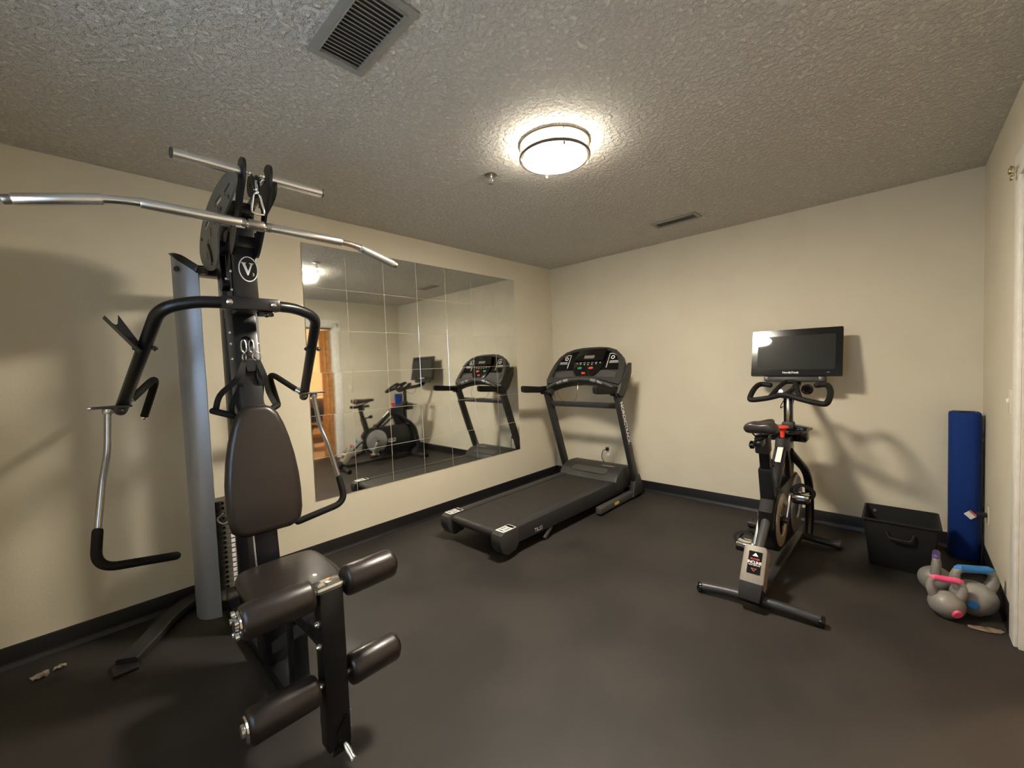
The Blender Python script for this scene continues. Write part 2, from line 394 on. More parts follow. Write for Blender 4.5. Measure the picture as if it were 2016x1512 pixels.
# door casing
bm = NB()
cas = 0.102
for xc in (DX1 + cas / 2 - 0.004, DX0 - cas / 2 + 0.004):
    box(bm, (xc, -L + 0.007, (DZ + cas) / 2), (cas, 0.014, DZ + cas), bev=0.004)
box(bm, ((DX0 + DX1) / 2, -L + 0.0075, DZ + cas / 2), (DX1 - DX0 + 2 * cas - .008, 0.015, cas), bev=0.004)
box(bm, (DX1 - 0.008, -L - T / 2, DZ / 2), (0.016, T, DZ)); box(bm, (DX0 + 0.008, -L - T / 2, DZ / 2), (0.016, T, DZ))
box(bm, ((DX0 + DX1) / 2, -L - T / 2, DZ - 0.008), (DX1 - DX0, T, 0.016))
struct('trim_1', bm, trim_m)
# folded oak bifold door inside the opening
d1 = struct('door_1', box(NB(), (-1.192, -L - 0.150, 1.0), (0.028, 0.20, 1.985), bev=0.004), wood_m)
obj('door_panel', box(NB(), (-1.225, -L - 0.145, 1.0), (0.026, 0.22, 1.985), bev=0.004), wood_m, d1)
obj('door_panel', box(NB(), (-1.257, -L - 0.153, 1.0), (0.026, 0.19, 1.985), bev=0.004), wood_m, d1)
bm = NB()
for z in (0.25, 1.0, 1.75): cyl(bm, (-1.208, -L - 0.046, z - 0.04), (-1.208, -L - 0.046, z + 0.04), 0.006)
obj('door_hinge', bm, brass_m, d1)
obj('door_track', box(NB(), ((DX0 + DX1) / 2, -L - 0.06, DZ - 0.028), (DX1 - DX0 - 0.04, 0.03, 0.022)), gunmetal_m, d1)
# small bracket on the casing
hk = thing('door_catch', 'small shiny metal catch high on the white door casing', 'catch', (-1.105, -L + 0.02, 2.075))
obj('catch_body', cyl(cyl(NB(), (-1.105, -L + 0.021, 2.075), (-1.105, -L + 0.040, 2.075), 0.014, bev=0.003), (-1.105, -L + 0.021, 2.045), (-1.105, -L + 0.034, 2.045), 0.012, bev=0.002), brass_m, hk)
obj('catch_arm', tube(NB(), fillet([(-1.105, -L + 0.030, 2.08), (-1.13, -L + 0.036, 2.088), (-1.17, -L + 0.032, 2.07)], 0.01), 0.004, 8), nickel_m, hk)

# ---- mirror: 7 x 6 twelve-inch tiles glued to the left wall
MX0, MZ0, TS, NC, NR = -2.805, 0.413, 0.3040, 7, 6
SX = (-0.6469 + 2.8067) / 7
rows = ['top', 'second', 'third', 'fourth', 'fifth', 'bottom']
cols = ['first', 'second', 'third', 'fourth', 'fifth', 'sixth', 'last']
struct('mirror_backing', box(NB(), (MX0 + SX * 3.5, -0.0026, MZ0 + .3038 * 3), (SX * 7 - .004, 0.0048, .3038 * 6 - .004)), wall_m)  # added backing panel, nearly flush so it catches light in the tile seams
proto = None
for r in range(NR):
    tilt = [0.0016, -0.0008, 0.0012, -0.0018, 0.0010, -0.0006][r]
    for c in range(NC):
        cx, cz = MX0 + SX * (c + 0.5), MZ0 + 0.3038 * (NR - 1 - r + 0.5)
        if proto is None:
            bm = NB(); box(bm, (0, 0, 0), (SX - 0.0020, 0.004, 0.3038 - 0.0020), bev=0.0006, seg=1)
            proto = obj('mirror_tile', bm, mirror_m, origin=(0, 0, 0), angle=10); o = proto
        else:
            o = proto.copy(); COL.objects.link(o)
        o.location = (cx, -0.0050, cz)
        o.rotation_euler = (random.uniform(-.0006, .0006) + tilt * .5, 0, random.uniform(-.0012, .0012) + tilt)
        tag(o, 'square mirror tile, %s row of the wall mirror, %s from its left edge' % (rows[r], cols[c]) if c < 6 else
            'square mirror tile at the right edge of the wall mirror, %s row' % rows[r], 'mirror tile', 'mirror tiles on the left wall')

# ---- neighbouring room seen through the doorway in the mirror
hy = -L - T
struct('floor_hallway', box(NB(), (-1.2, hy - 1.9, -0.046), (4.4, 3.8, 0.10)), carpet_m)
struct('ceiling_hallway', box(NB(), (-1.2, hy - 1.9, H + 0.05), (4.4, 3.8, 0.1)), hall_m)
struct('wall_hallway', box(NB(), (-1.2, hy - 3.85, H / 2), (4.4, 0.1, H)), hall_m)
struct('wall_hallway_right', box(NB(), (1.05, hy - 1.9, H / 2), (0.1, 3.8, H)), hall_m)
struct('wall_hallway_left', box(NB(), (-3.45, hy - 1.9, H / 2), (0.1, 3.8, H)), hall_m)
# folding chair
fc = thing('folding_chair', 'brown metal folding chair in the next room, seen in the mirror', 'chair', (-0.99, -4.45, 0.004))
bx = -0.99
for s in (-1, 1):
    X = bx + s * 0.21
    obj('leg', tube(NB(), fillet([(X, -4.22, 0.012), (X, -4.50, 0.50), (X, -4.62, 0.92)], 0.05), 0.011, 8), brown_m, fc)
    obj('leg', tube(NB(), [(X - s * 0.03, -4.62, 0.012), (X - s * 0.03, -4.30, 0.45)], 0.011, 8), brown_m, fc)
bm = tube(NB(), fillet([(bx - .21, -4.60, 0.84), (bx - .21, -4.63, 0.94), (bx + .21, -4.63, 0.94), (bx + .21, -4.60, 0.84)], 0.05), 0.011, 8)
obj('back_rail', bm, brown_m, fc)
obj('backrest', box(NB(), (bx, -4.61, 0.80), (0.40, 0.016, 0.16), bev=0.006), brown_m, fc)
obj('seat', box(NB(), (bx, -4.38, 0.445), (0.38, 0.38, 0.022), bev=0.008), brown_m, fc)
obj('stretcher', cyl(NB(), (bx - .18, -4.585, 0.08), (bx + .18, -4.585, 0.08), 0.007, 8), brown_m, fc)
obj('stretcher', cyl(NB(), (bx - .21, -4.33, 0.20), (bx + .21, -4.33, 0.20), 0.007, 8), brown_m, fc)
tb = thing('table', 'table under a black cloth behind the folding chair, seen in the mirror', 'table', (-0.55, -5.35, 0.004))
obj('tabletop', box(NB(), (-0.55, -5.35, 0.735), (0.9, 0.7, 0.03), bev=0.005), wood_m, tb)
bm = NB()
n = 72; ring = []
for lv, (z, k) in enumerate(((0.757, 0.0), (0.757, 0.98), (0.745, 1.0), (0.55, 1.02), (0.30, 1.04))):
    rr = []
    for i in range(n):
        a = 2 * PI * i / n; sx = (abs(math.cos(a)) ** 0.35) * math.copysign(1, math.cos(a)); sy = (abs(math.sin(a)) ** 0.35) * math.copysign(1, math.sin(a))
        wv = 1 + (0.02 * math.sin(i * 1.7) if lv > 2 else 0)
        rr.append(bm.verts.new((-0.55 + sx * 0.47 * max(k, .001) * wv, -5.35 + sy * 0.37 * max(k, .001) * wv, z)))
    ring.append(rr)
for a, b in zip(ring, ring[1:]):
    for i in range(n): bm.faces.new((a[i], a[(i + 1) % n], b[(i + 1) % n], b[i]))
tag(obj('tablecloth', bm, cloth_m, origin=(-0.55, -5.35, 0.75)), 'black cloth draped over the table in the next room, seen in the mirror', 'tablecloth')
for sx in (-1, 1):
    for sy in (-1, 1): obj('leg', cyl(NB(), (-0.55 + sx * .38, -5.35 + sy * .28, 0.004), (-0.55 + sx * .38, -5.35 + sy * .28, 0.72), 0.018, 10), brown_m, tb)

# ================================================================ CEILING LIGHT
LX, LY = -2.183, -1.740
ringm = mat('taupe_metal', rgb(84, 74, 64), 0.45, 0.3, nscale=60)
cl = thing('ceiling_light', 'round flush ceiling light, glowing, with two nickel rings', 'light', (LX, LY, H))
def at(p, M=None): return Matrix.Translation(p)
lathe_M = Matrix.Translation((LX, LY, H))
obj('mounting_plate', lathe(NB(), [(0, -0.001), (0.150, -0.001), (0.150, -0.012), (0, -0.012)], lathe_M, 48), nickel_m, cl)
obj('drum', lathe(NB(), [(0.160, -0.013), (0.162, -0.02), (0.162, -0.070)], lathe_M, 64), lampside_m, cl)
obj('diffuser', lathe(NB(), [(0.162, -0.070), (0.156, -0.080), (0.12, -0.088), (0.06, -0.092), (0, -0.093)], lathe_M, 64), lampglow_m, cl)
for z, hz in ((-0.008, .0045), (-0.068, .008)):
    obj('ring', lathe(NB(), [(0.1635, z + hz), (0.177, z + hz), (0.180, z + hz * .5), (0.180, z - hz * .5), (0.177, z - hz), (0.1625, z - hz), (0.1635, z + hz)], lathe_M, 64), ringm, cl)
for a in (52, 142, 232, 322):
    a = math.radians(a); x, y = LX + 0.176 * math.cos(a), LY + 0.176 * math.sin(a)
    bm = cyl(NB(), (x, y, H - 0.08), (x, y, H - 0.008), 0.0022, 8)
    lathe(bm, [(0, -0.094), (0.005, -0.092), (0.006, -0.086), (0.004, -0.080), (0, -0.079)], Matrix.Translation((x, y, H)), 12)
    obj('post', bm, ringm, cl)

# ---- sprinkler
sp = thing('sprinkler_head', 'small pendant fire sprinkler on the ceiling beside the round light', 'sprinkler', (-2.19, -1.28, H))
SM = Matrix.Translation((-2.19, -1.28, H))
obj('escutcheon', lathe(NB(), [(0, -0.001), (0.036, -0.001), (0.037, -0.003), (0.026, -0.007), (0.012, -0.008), (0, -0.008)], SM, 28), nickel_m, sp)
bm = cyl(NB(), (-2.19, -1.28, H - .007), (-2.19, -1.28, H - .022), 0.010)
for s in (-1, 1): tube(bm, fillet([(-2.19, -1.28 + s * .009, H - .02), (-2.19, -1.28 + s * .015, H - .035), (-2.19, -1.28, H - .048)], .008), 0.0028, 8)
cyl(bm, (-2.19, -1.28, H - .022), (-2.19, -1.28, H - .046), 0.0025, 8)
obj('sprinkler_frame', bm, chrome_m, sp)
obj('deflector', lathe(NB(), [(0, -0.048), (0.016, -0.048), (0.016, -0.0495), (0, -0.0495)], SM, 20), chrome_m, sp)

# ---- vents
def register(name, label, x0, x1, y0, y1, ft, nsl, along, mid=False, tilt=35):
    cx, cy = (x0 + x1) / 2, (y0 + y1) / 2
    v = thing(name, label, 'vent', (cx, cy, H))
    ox, oy = x1 - x0, y1 - y0
    bm = NB()
    O = rrect(ox, oy, 0.004, 2); I = rrect(ox - 2 * ft, oy - 2 * ft, 0.002, 1)
    plate_holes(bm, O, [I], 0.006, Matrix.Translation((cx, cy, H - 0.004)))
    ww = ox - 2 * ft, oy - 2 * ft
    for s in (-1, 1):
        box(bm, (cx + s * (ww[0] / 2 + .001), cy, H - .006), (.003, ww[1], .012)); box(bm, (cx, cy + s * (ww[1] / 2 + .001), H - .006), (ww[0], .003, .012))
    obj('vent_frame', bm, vent_m, v)
    obj('vent_shade', box(NB(), (cx, cy, H - 0.0008), (ww[0], ww[1], 0.0012)), ventdark_m, v)  # flat dark sheet, its colour paints the shade of the duct behind the slats
    for i in range(nsl):
        t = (i + .5) / nsl
        if along == 'x': c = (cx, cy + (t - .5) * ww[1], H - .0065); R = Matrix.Translation(c) @ Matrix.Rotation(math.radians(tilt), 4, 'X'); s = (ww[0], ww[1] / nsl * 0.80, 0.0012)
        else: c = (cx + (t - .5) * ww[0], cy, H - .0065); R = Matrix.Translation(c) @ Matrix.Rotation(math.radians(tilt), 4, 'Y'); s = (ww[0] / nsl * 0.72, ww[1], 0.0012)
        obj('slat', box(NB(), (0, 0, 0), s, R), vent_m, v)
    if mid: obj('damper', box(NB(), (cx, cy - ww[1] * .25, H - .0022), (ww[0] * .9, .012, .001)), gunmetal_m, v)
    return v
register('ceiling_vent', 'large grey louvred air vent near the top edge, above the multi gym', -3.315, -3.115, -1.93, -1.54, 0.030, 19, 'x', tilt=30)
v2 = register('ceiling_vent', 'small narrow ceiling vent near the back wall', -0.625, -0.465, -1.885, -1.525, 0.028, 30, 'x', tilt=35)

# ================================================================ wall plates
op = thing('wall_outlet', 'ivory outlet plate on the back wall behind the treadmill', 'outlet', (-0.004, -0.715, 0.345))
bm = NB(); box(bm, (-0.0035, -0.715, 0.345), (0.006, 0.072, 0.116), bev=0.003); obj('cover_plate', bm, plateiv_m, op)
obj('socket', box(NB(), (-0.0072, -0.715, 0.322), (0.002, 0.034, 0.03), bev=0.001), white_m, op)
pc = thing('power_cable', 'black power cord plugged into the wall outlet behind the treadmill', 'cord', (-0.02, -0.712, 0.37))
obj('plug', box(NB(), (-0.022, -0.712, 0.385), (0.028, 0.034, 0.036), bev=0.006), black_m, pc)
obj('cable', tube(NB(), spline([(-0.036, -0.712, 0.385), (-0.075, -0.690, 0.370), (-0.085, -0.680, 0.30), (-0.07, -0.705, 0.24), (-0.10, -0.735, 0.16), (-0.11, -0.74, 0.03), (-0.13, -0.76, 0.006)]), 0.0042, 8), black_m, pc)
sw = thing('light_switch', 'ivory light switch plate on the right wall beside the door, seen in the mirror', 'light switch', (-0.93, -L + .004, 1.065))
obj('cover_plate', box(NB(), (-0.93, -L + 0.0035, 1.065), (0.072, 0.006, 0.116), bev=0.003), plateiv_m, sw)
obj('toggle', box(NB(), (-0.93, -L + 0.010, 1.068), (0.010, 0.012, 0.022), bev=0.003), white_m, sw)
oc = thing('wall_outlet', 'ivory outlet plate on the right wall beside the standing blue mat', 'outlet', (-0.30, -L + .004, 0.34))
obj('cover_plate', box(NB(), (-0.30, -L + 0.0035, 0.34), (0.072, 0.006, 0.116), bev=0.003), plateiv_m, oc)
pb = thing('power_adapter', 'black plug with a thin lead on the right wall by the blue mat', 'plug', (-0.30, -L + .01, 0.34))
obj('plug', box(NB(), (-0.30, -L + 0.029, 0.337), (0.030, 0.042, 0.026), bev=0.005), black_m, pb)
obj('cable', tube(NB(), spline([(-0.30, -L + .035, 0.325), (-0.302, -L + .033, 0.26), (-0.305, -L + .026, 0.16), (-0.31, -L + .028, 0.06), (-0.31, -L + .03, 0.006)]), 0.003, 8), black_m, pb)
# ---- floor scraps
def scrap(name, label, cat, pts, m, amp, seed):
    rnd = random.Random(seed); bm = NB(); c = V((sum(p[0] for p in pts) / len(pts), sum(p[1] for p in pts) / len(pts), 0.004))
    n = len(pts); R0 = [bm.verts.new((p[0], p[1], 0.001 + rnd.uniform(0, amp))) for p in pts]
    R1 = [bm.verts.new(c.lerp(V((p[0], p[1], 0)), .55) + V((0, 0, 0.002 + rnd.uniform(0.2, 1) * amp))) for p in pts]; cc = bm.verts.new(c + V((0, 0, amp)))
    for i in range(n):
        bm.faces.new((R0[i], R0[(i + 1) % n], R1[(i + 1) % n])); bm.faces.new((R0[i], R1[(i + 1) % n], R1[i])); bm.faces.new((R1[i], R1[(i + 1) % n], cc))
    r = bmesh.ops.solidify(bm, geom=list(bm.faces), thickness=0.0006)
    return tag(obj(name, bm, m, origin=(c.x, c.y, 0.001), angle=5), label, cat)
def blob(c, a, b, rot, n, seed):
    rnd = random.Random(seed); out = []
    for i in range(n):
        t = 2 * PI * i / n; k = rnd.uniform(.7, 1.1); x, y = a * k * math.cos(t), b * k * math.sin(t)
        out.append((c[0] + x * math.cos(rot) - y * math.sin(rot), c[1] + x * math.sin(rot) + y * math.cos(rot)))
    return out
scrap('wrapper', 'larger crumpled pale wrapper on the floor at the far left', 'wrapper', blob((-4.112, -0.203), 0.034, 0.030, .3, 16, 3), paper_m, 0.014, 1)
scrap('wrapper', 'smaller crumpled wrapper just right of the larger one at the far left', 'wrapper', blob((-4.052, -0.190), 0.024, 0.020, .1, 12, 9), paper_m, 0.012, 5)
scrap('cardboard_scrap', 'flat torn brown and white scrap on the floor beside the door casing', 'scrap', blob((-1.065, -3.325), 0.070, 0.030, -1.2, 14, 4), paper2_m, 0.006, 8)

# ================================================================ MULTI GYM (centre plane x = G)
G = -3.385
gym = thing('home_gym', 'black multi gym with silver weight tower, press arms and foam leg rollers', 'home gym', (G, -0.85, 0))
def S(s, x, y, z): return (G + s * x, y, z)
def bolts(bm, pts, d, r=0.008, h=0.008):
    d = V(d).normalized()
    for p in pts:
        p = V(p); tube(bm, [p, p + d * h * .5, p + d * h], [r * 1.1, r, r * .45], 10)
    return bm
# floor base
obj('base_beam', beam(NB(), (G, -0.12, 0.035), (G, -1.30, 0.035), 0.075, 0.06, bev=0.006), black_m, gym)
for s in (-1, 1):
    bm = NB()
    pts = [S(s, 0.06, -0.03, 0.05), S(s, 0.16, -0.06, 0.045), S(s, 0.28, -0.17, 0.034), S(s, 0.36, -0.30, 0.030), S(s, 0.455, -0.44, 0.026)]
    sp_ = spline(pts, 5)
    rail(bm, sp_, .088, .040)
    box(bm, S(s, 0.462, -0.45, 0.010), (0.09, 0.09, 0.018), bev=0.006)
    obj('base_foot', bm, tmframe_m, gym)
obj('front_foot', beam(NB(), (G - 0.14, -1.30, 0.03), (G + 0.14, -1.30, 0.03), 0.07, 0.05, bev=0.006), black_m, gym)
# main column, leaning slightly forward at the bottom
c0, c1 = V((G, -0.985, 0.06)), V((G, -0.795, 1.62))
obj('main_column', beam(NB(), c0, c1, 0.094, 0.125, up=(0, -1, 0), bev=0.006), black_m, gym)
def colfront(z): t = (z - c0.z) / (c1.z - c0.z); return c0.y + (c1.y - c0.y) * t - 0.0625
# thin silver strip on the left edge of the column and bolts on its side
obj('edge_strip', beam(NB(), (G - .049, colfront(0.33) - .001, 0.33), (G - .049, colfront(0.66) - .001, 0.66), 0.006, 0.006, up=(0, -1, 0), bev=0.001), silver_m, gym)
for z in (1.47, 1.40, 1.52, 0.75): obj('column_bolt', bolts(NB(), [(G - .047, colfront(z) + .05, z)], (-1, 0, 0), 0.007), steel_m, gym)
for z in (1.47, 0.62, 0.30): obj('column_bolt', bolts(NB(), [(G + .047, colfront(z) + .03, z)], (1, 0, 0), 0.006, 0.012), steel_m, gym)
# pulley slot with snap hook in the column front
zc = 1.475
SL = frame((G, colfront(zc) - .001, zc), (1, 0, 0), y=(0, 0.12, 1))
obj('cable_guide', lathe(NB(), [(0, -.012), (.019, -.012), (.024, -.004), (.026, .003), (.019, .006), (.017, -.004), (0, -.004)], SL, 24), gloss_m, gym)
# upper front housing with the badge
h0, h1 = V((G, -0.875, 1.60)), V((G, -0.862, 1.975))
obj('front_housing', beam(NB(), h0, h1, 0.088, 0.14, up=(0, -1, 0), bev=0.005), black_m, gym)
obj('link_block', box(NB(), (G, -0.80, 1.62), (0.10, 0.12, 0.06), bev=0.006), black_m, gym)
bm = NB()
for y0, z0, r in ((-0.80, 1.90, .034), (-0.79, 1.74, .03)):
    tube(bm, [(G - .044, y0, z0), (G - .064, y0, z0)], r, 24)
obj('side_pulley', bm, gloss_m, gym)
obj('pocket_plate', prism(NB(), [(-.055, -.15), (.03, -.15), (.03, .02), (.012, .05), (.012, .12), (-.055, .16)], 0.004, frame((G - .0465, -0.85, 1.79), (0, 1, 0), y=(0, 0, 1))), gloss_m, gym)
obj('housing_bolts', bolts(NB(), [(G - .047, -0.905, 1.70), (G - .049, -0.83, 1.76), (G - .047, -0.905, 1.78), (G - .049, -0.84, 1.66)], (-1, 0, 0), 0.007), steel_m, gym)
# badge: ring, V, 3
hy_ = -0.9355
BM = frame((G + 0.009, hy_ - 0.0045, 1.790), (1, 0, 0), y=(0, -0.02, 1)) @ Matrix.Scale(0.76, 4)
bd = obj('badge', prism(NB(), ellipse(0.046, 0.068, 40), 0.004, BM), gloss_m, gym)
bm = plate_holes(NB(), ellipse(0.049, 0.072, 48), [ellipse(0.0445, 0.0665, 48)], 0.006, BM)
obj('badge_ring', bm, white_m, bd)
VM = BM @ Matrix.Translation((-0.005, 0.001, 0.003))
vout = [(-.031, .034), (-.006, .034), (-.006, .030), (-.011, .029), (.0035, -.014), (.017, .028), (.010, .030), (.010, .034), (.031, .034), (.031, .030), (.026, .029), (.004, -.037), (-.001, -.037), (-.026, .029), (-.031, .030)]
obj('badge_letter', prism(NB(), vout, 0.003, VM), white_m, bd)
text('3', 0.024, BM @ Matrix.Translation((0.024, -0.030, 0.003)), 'badge_number', white_m, bd, th=.002)
LM = frame((G - 0.012, hy_ - 0.003, 1.905), (1, 0, 0), y=(0, 0, 1))
sl = obj('warning_label', prism(NB(), rrect(.046, .020, .004), .002, LM), gloss_m, gym)
obj('label_border', plate_holes(NB(), rrect(.048, .022, .004), [rrect(.043, .017, .003)], .003, LM), white_m, sl)
text('V SERIES', 0.0095, LM @ Matrix.Translation((0, 0, .002)), 'label_text', white_m, sl)
# crescent side plates with slots
out2 = [(-1.150, 2.122), (-1.04, 2.148), (-0.87, 2.150), (-0.70, 2.125), (-0.56, 2.078), (-0.475, 2.01), (-0.455, 1.945), (-0.50, 1.885), (-0.60, 1.838), (-0.70, 1.822), (-0.775, 1.832), (-0.812, 1.875), (-0.835, 1.945), (-0.90, 1.985), (-1.02, 2.015), (-1.13, 2.05), (-1.165, 2.085)]
def slot(cy, cz, l, w, a):
    R = Matrix.Rotation(a, 2); out = []
    for x, y in rrect(l, w, w * .49, 4):
        q = R @ V((x, y)); out.append((q.x + cy, q.y + cz))
    return out
hol = [slot(-1.035, 2.083, .10, .022, -.12), slot(-0.88, 2.082, .12, .026, -.02), slot(-0.68, 2.050, .15, .030, -.28)]
for s in (-1, 1):
    Mx = frame((G + s * 0.070, 0, 0), (0, 1, 0), y=(0, 0, 1))
    pl_ = obj('crescent_plate', plate_holes(NB(), smooth2(out2, 3), [h[::-1] for h in hol], 0.008, Mx), greyplate_m if s < 0 else black_m, gym)
    if s < 0:
        for ch, (yy, zz) in zip('HOIST', ((-.895, 2.035), (-.80, 2.02), (-.72, 1.985), (-.66, 1.945), (-.62, 1.90))):
            text(ch, 0.060, frame((G - .0755, yy, zz), (0, -1, 0), y=(0, -.35, 1)), 'plate_letter', black_m, pl_)
        bm = NB(); tube(bm, [(G - .076, -.66, 1.945), (G - .076, -.70, 1.90), (G - .076, -.72, 1.855)], .006, 8); obj('plate_logo', bm, gloss_m, pl_)
        obj('plate_bolts', bolts(NB(), [(G - .074, -1.06, 2.045), (G - .074, -.93, 2.035), (G - .074, -.53, 2.0), (G - .074, -.70, 1.85)], (-1, 0, 0), .009, .006), gunmetal_m, pl_)
obj('boom', beam(NB(), (G, -0.95, 2.03), (G, -0.42, 1.96), 0.07, 0.10, bev=0.006), black_m, gym)
obj('cross_shaft', cyl(cyl(NB(), (G - .072, -.88, 1.985), (G + .072, -.88, 1.985), .012), (G - .072, -.55, 1.93), (G + .072, -.55, 1.93), .012), steel_m, gym)
# front bracket plates carrying the top pulley and the pull-up bar
bo = [(-1.195, 2.135), (-1.180, 2.165), (-1.145, 2.172), (-1.115, 2.155), (-1.06, 2.05), (-1.00, 1.965), (-0.93, 1.93), (-0.93, 1.85), (-0.975, 1.86), (-1.06, 1.94), (-1.13, 2.03), (-1.175, 2.08)]
for s in (-1, 1):
    obj('pulley_bracket', prism(NB(), smooth2(bo, 3), 0.010, frame((G + s * .046, 0, 0), (0, 1, 0), y=(0, 0, 1))), black_m, gym)
obj('bracket_spacer', box(NB(), (G, -1.02, 2.015), (.082, .03, .03), bev=.004), black_m, gym)
obj('bracket_spacer', box(NB(), (G, -0.93, 1.905), (.082, .05, .05), bev=.004), black_m, gym)
obj('top_pulley', lathe(NB(), [(.008, -.012), (.044, -.012), (.046, -.009), (.038, -.003), (.038, .003), (.046, .009), (.044, .012), (.008, .012)], frame((G + .004, -1.10, 2.095), (0, 1, 0), z=(1, 0, 0)), 36), gunmetal_m, gym)
bm = NB()
for x, r in ((.018, .013), (.026, .017), (.034, .011), (-.022, .016), (-.034, .012)):
    tube(bm, [(G + x - .003, -1.148, 2.125), (G + x + .003, -1.148, 2.125)], r, 16)
bolts(bm, [(G + .020, -1.165, 2.10)], (0, -1, 0), .010, .012)
obj('shaft_collar', bm, chrome_m, gym)
for s in (-1, 1):
    b_ = obj('pull_up_bar', tube(NB(), [S(s, .052, -1.148, 2.122), S(s, .258, -1.148, 2.122)], .0180, 20), knurl_m, gym)
    obj('bar_end_cap', cyl(NB(), S(s, .258, -1.148, 2.122), S(s, .266, -1.148, 2.122), .0183, 20, bev=.003), gunmetal_m, b_)
    obj('bar_flange', cyl(NB(), S(s, .048, -1.148, 2.122), S(s, .056, -1.148, 2.122), .025, 20, bev=.002), gunmetal_m, b_)
obj('cable_stop', cyl(tube(NB(), [(G + .003, -1.142, 2.10), (G + .003, -1.145, 2.065)], .011, 14), (G + .003, -1.145, 2.066), (G + .003, -1.145, 2.055), .006, 10), chrome_m, gym)
# weight tower: shroud, stack, guide rods
sh = [(-.180, -.37), (-.172, -.42), (-.150, -.452), (-.122, -.470), (-.092, -.482)]
def shroud_mesh(s, zb, zt):
    bm = NB(); n = len(sh); P = spline([(x, y, 0) for x, y in sh], 5); m = len(P)
    rows_ = []
    for j in range(17):
        t = j / 16; ring = []
        for i, p in enumerate(P):
            u = i / (m - 1); top = zt - 0.085 * (u ** 1.3)
            ring.append(bm.verts.new((G + s * (-p.x), p.y, zb + (top - zb) * t)))
        rows_.append(ring)
    for a, b in zip(rows_, rows_[1:]):
        for i in range(m - 1): bm.faces.new((a[i], a[i + 1], b[i + 1], b[i]))
    bmesh.ops.recalc_face_normals(bm, faces=bm.faces)
    bmesh.ops.solidify(bm, geom=list(bm.faces), thickness=0.006)
    return bm
bm = shroud_mesh(-1, 0.085, 1.945)
sh_o = obj('shroud', bm, shroud_m, gym)
obj('shroud_bolt', bolts(NB(), [(G - .170, -.442, 1.86)], (-.8, -.6, 0), .013, .007), gunmetal_m, sh_o)
obj('shroud', shroud_mesh(1, 0.085, 1.90), shroud_m, gym)
P_ = spline([(x, y, 0) for x, y in sh], 5); m_ = len(P_)
rp = [V((G + p.x, p.y, 1.945 - 0.085 * (i_ / (m_ - 1)) ** 1.3)) for i_, p in enumerate(P_)] + [V((G - .080, -.50, 1.852)), V((G - .070, -.55, 1.845))]
obj('shroud_rim', rail(NB(), rp, .014, [.004 + .030 * min(1, i_ / 9) for i_ in range(len(rp))]), black_m, gym)
for z, nm in ((0.10, 'lower_crossmember'), (1.875, 'upper_crossmember')):
    obj(nm, box(NB(), (G, -.37, z), (.30, .08, .05), bev=.005), black_m, gym)
obj('rear_upright', beam(NB(), (G + .012, -.545, 0.06), (G + .012, -.545, 1.96), .06, .085, up=(0, -1, 0), bev=.005), black_m, gym)
for s in (-1, 1): obj('guide_rod', cyl(NB(), S(s, .075, -.36, .12), S(s, .075, -.36, 1.90), .009, 12), chrome_m, gym)
NPL = 18
for i in range(NPL):
    z = 0.190 + 0.0265 * i
    p = obj('weight_plate', box(NB(), (G - .010, -.365, z + .0125), (.235, .095, .0245), bev=.002, seg=1), plate_m, gym)
    bm = cyl(NB(), (G - .045, -.4130, z + .0125), (G - .045, -.4145, z + .0125), .0065, 10)
    obj('pin_hole', bm, gloss_m, p)
    st = obj('weight_sticker', box(NB(), (G + .006, -.4132, z + .0125), (.046, .0012, .019)), white_m, p)
    text(str(10 * (NPL - i)), .015, frame((G + .006, -.4142, z + .0122), (1, 0, 0), y=(0, 0, 1)), 'sticker_number', gloss_m, p, th=.0006)
obj('selector_rod', cyl(NB(), (G - .045, -.385, .10), (G - .045, -.385, .19), .007, 10), steel_m, gym)
bm = tube(NB(), fillet([(G - .045, -.415, .60), (G - .085, -.455, .585), (G - .06, -.47, .555), (G - .01, -.465, .575), (G - .008, -.43, .61)], .02), .004, 8)
obj('selector_pin', bm, white_m, gym)
obj('column_side_strip', box(NB(), (G + .052, -.415, .44), (.008, .008, .50)), silver_m, gym)
bm = NB()
tube(bm, [(G + .035, -.37, .665), (G + .035, -.37, 1.86)], .003, 8)
obj('cable', bm, gloss_m, gym)
# backrest
zc_ = 0.90; yb = -0.972
hw = [(1.190, .030), (1.180, .055), (1.150, .083), (1.10, .103), (1.03, .122), (.95, .137), (.86, .147), (.78, .150), (.70, .147), (.655, .137), (.632, .115), (.622, .085)]
o_ = [(-w_, z - zc_) for z, w_ in hw][::-1]; o_ = [(-x, y) for x, y in o_[::-1]] + o_
PM = frame((G + .012, yb + .028, zc_), (1, 0, 0), y=(0, .122, 1))
pd_ = obj('backrest', pad(NB(), o_, .062, .028, PM), vinyl_m, gym, angle=60)
obj('backrest_board', prism(NB(), [(x * .88, y * .94) for x, y in o_], .012, PM @ Matrix.Translation((0, 0, -.037))), plastic_m, pd_)
for z in (0.78, 1.0):
    obj('backrest_mount', box(NB(), (G, colfront(z) + .004, z), (.08, .045, .05), bev=.004), black_m, gym)
obj('backrest_pin', cyl(NB(), (G - .11, colfront(.93) + .02, .93), (G - .05, colfront(.93) + .02, .93), .012, 12, bev=.003), gloss_m, gym)
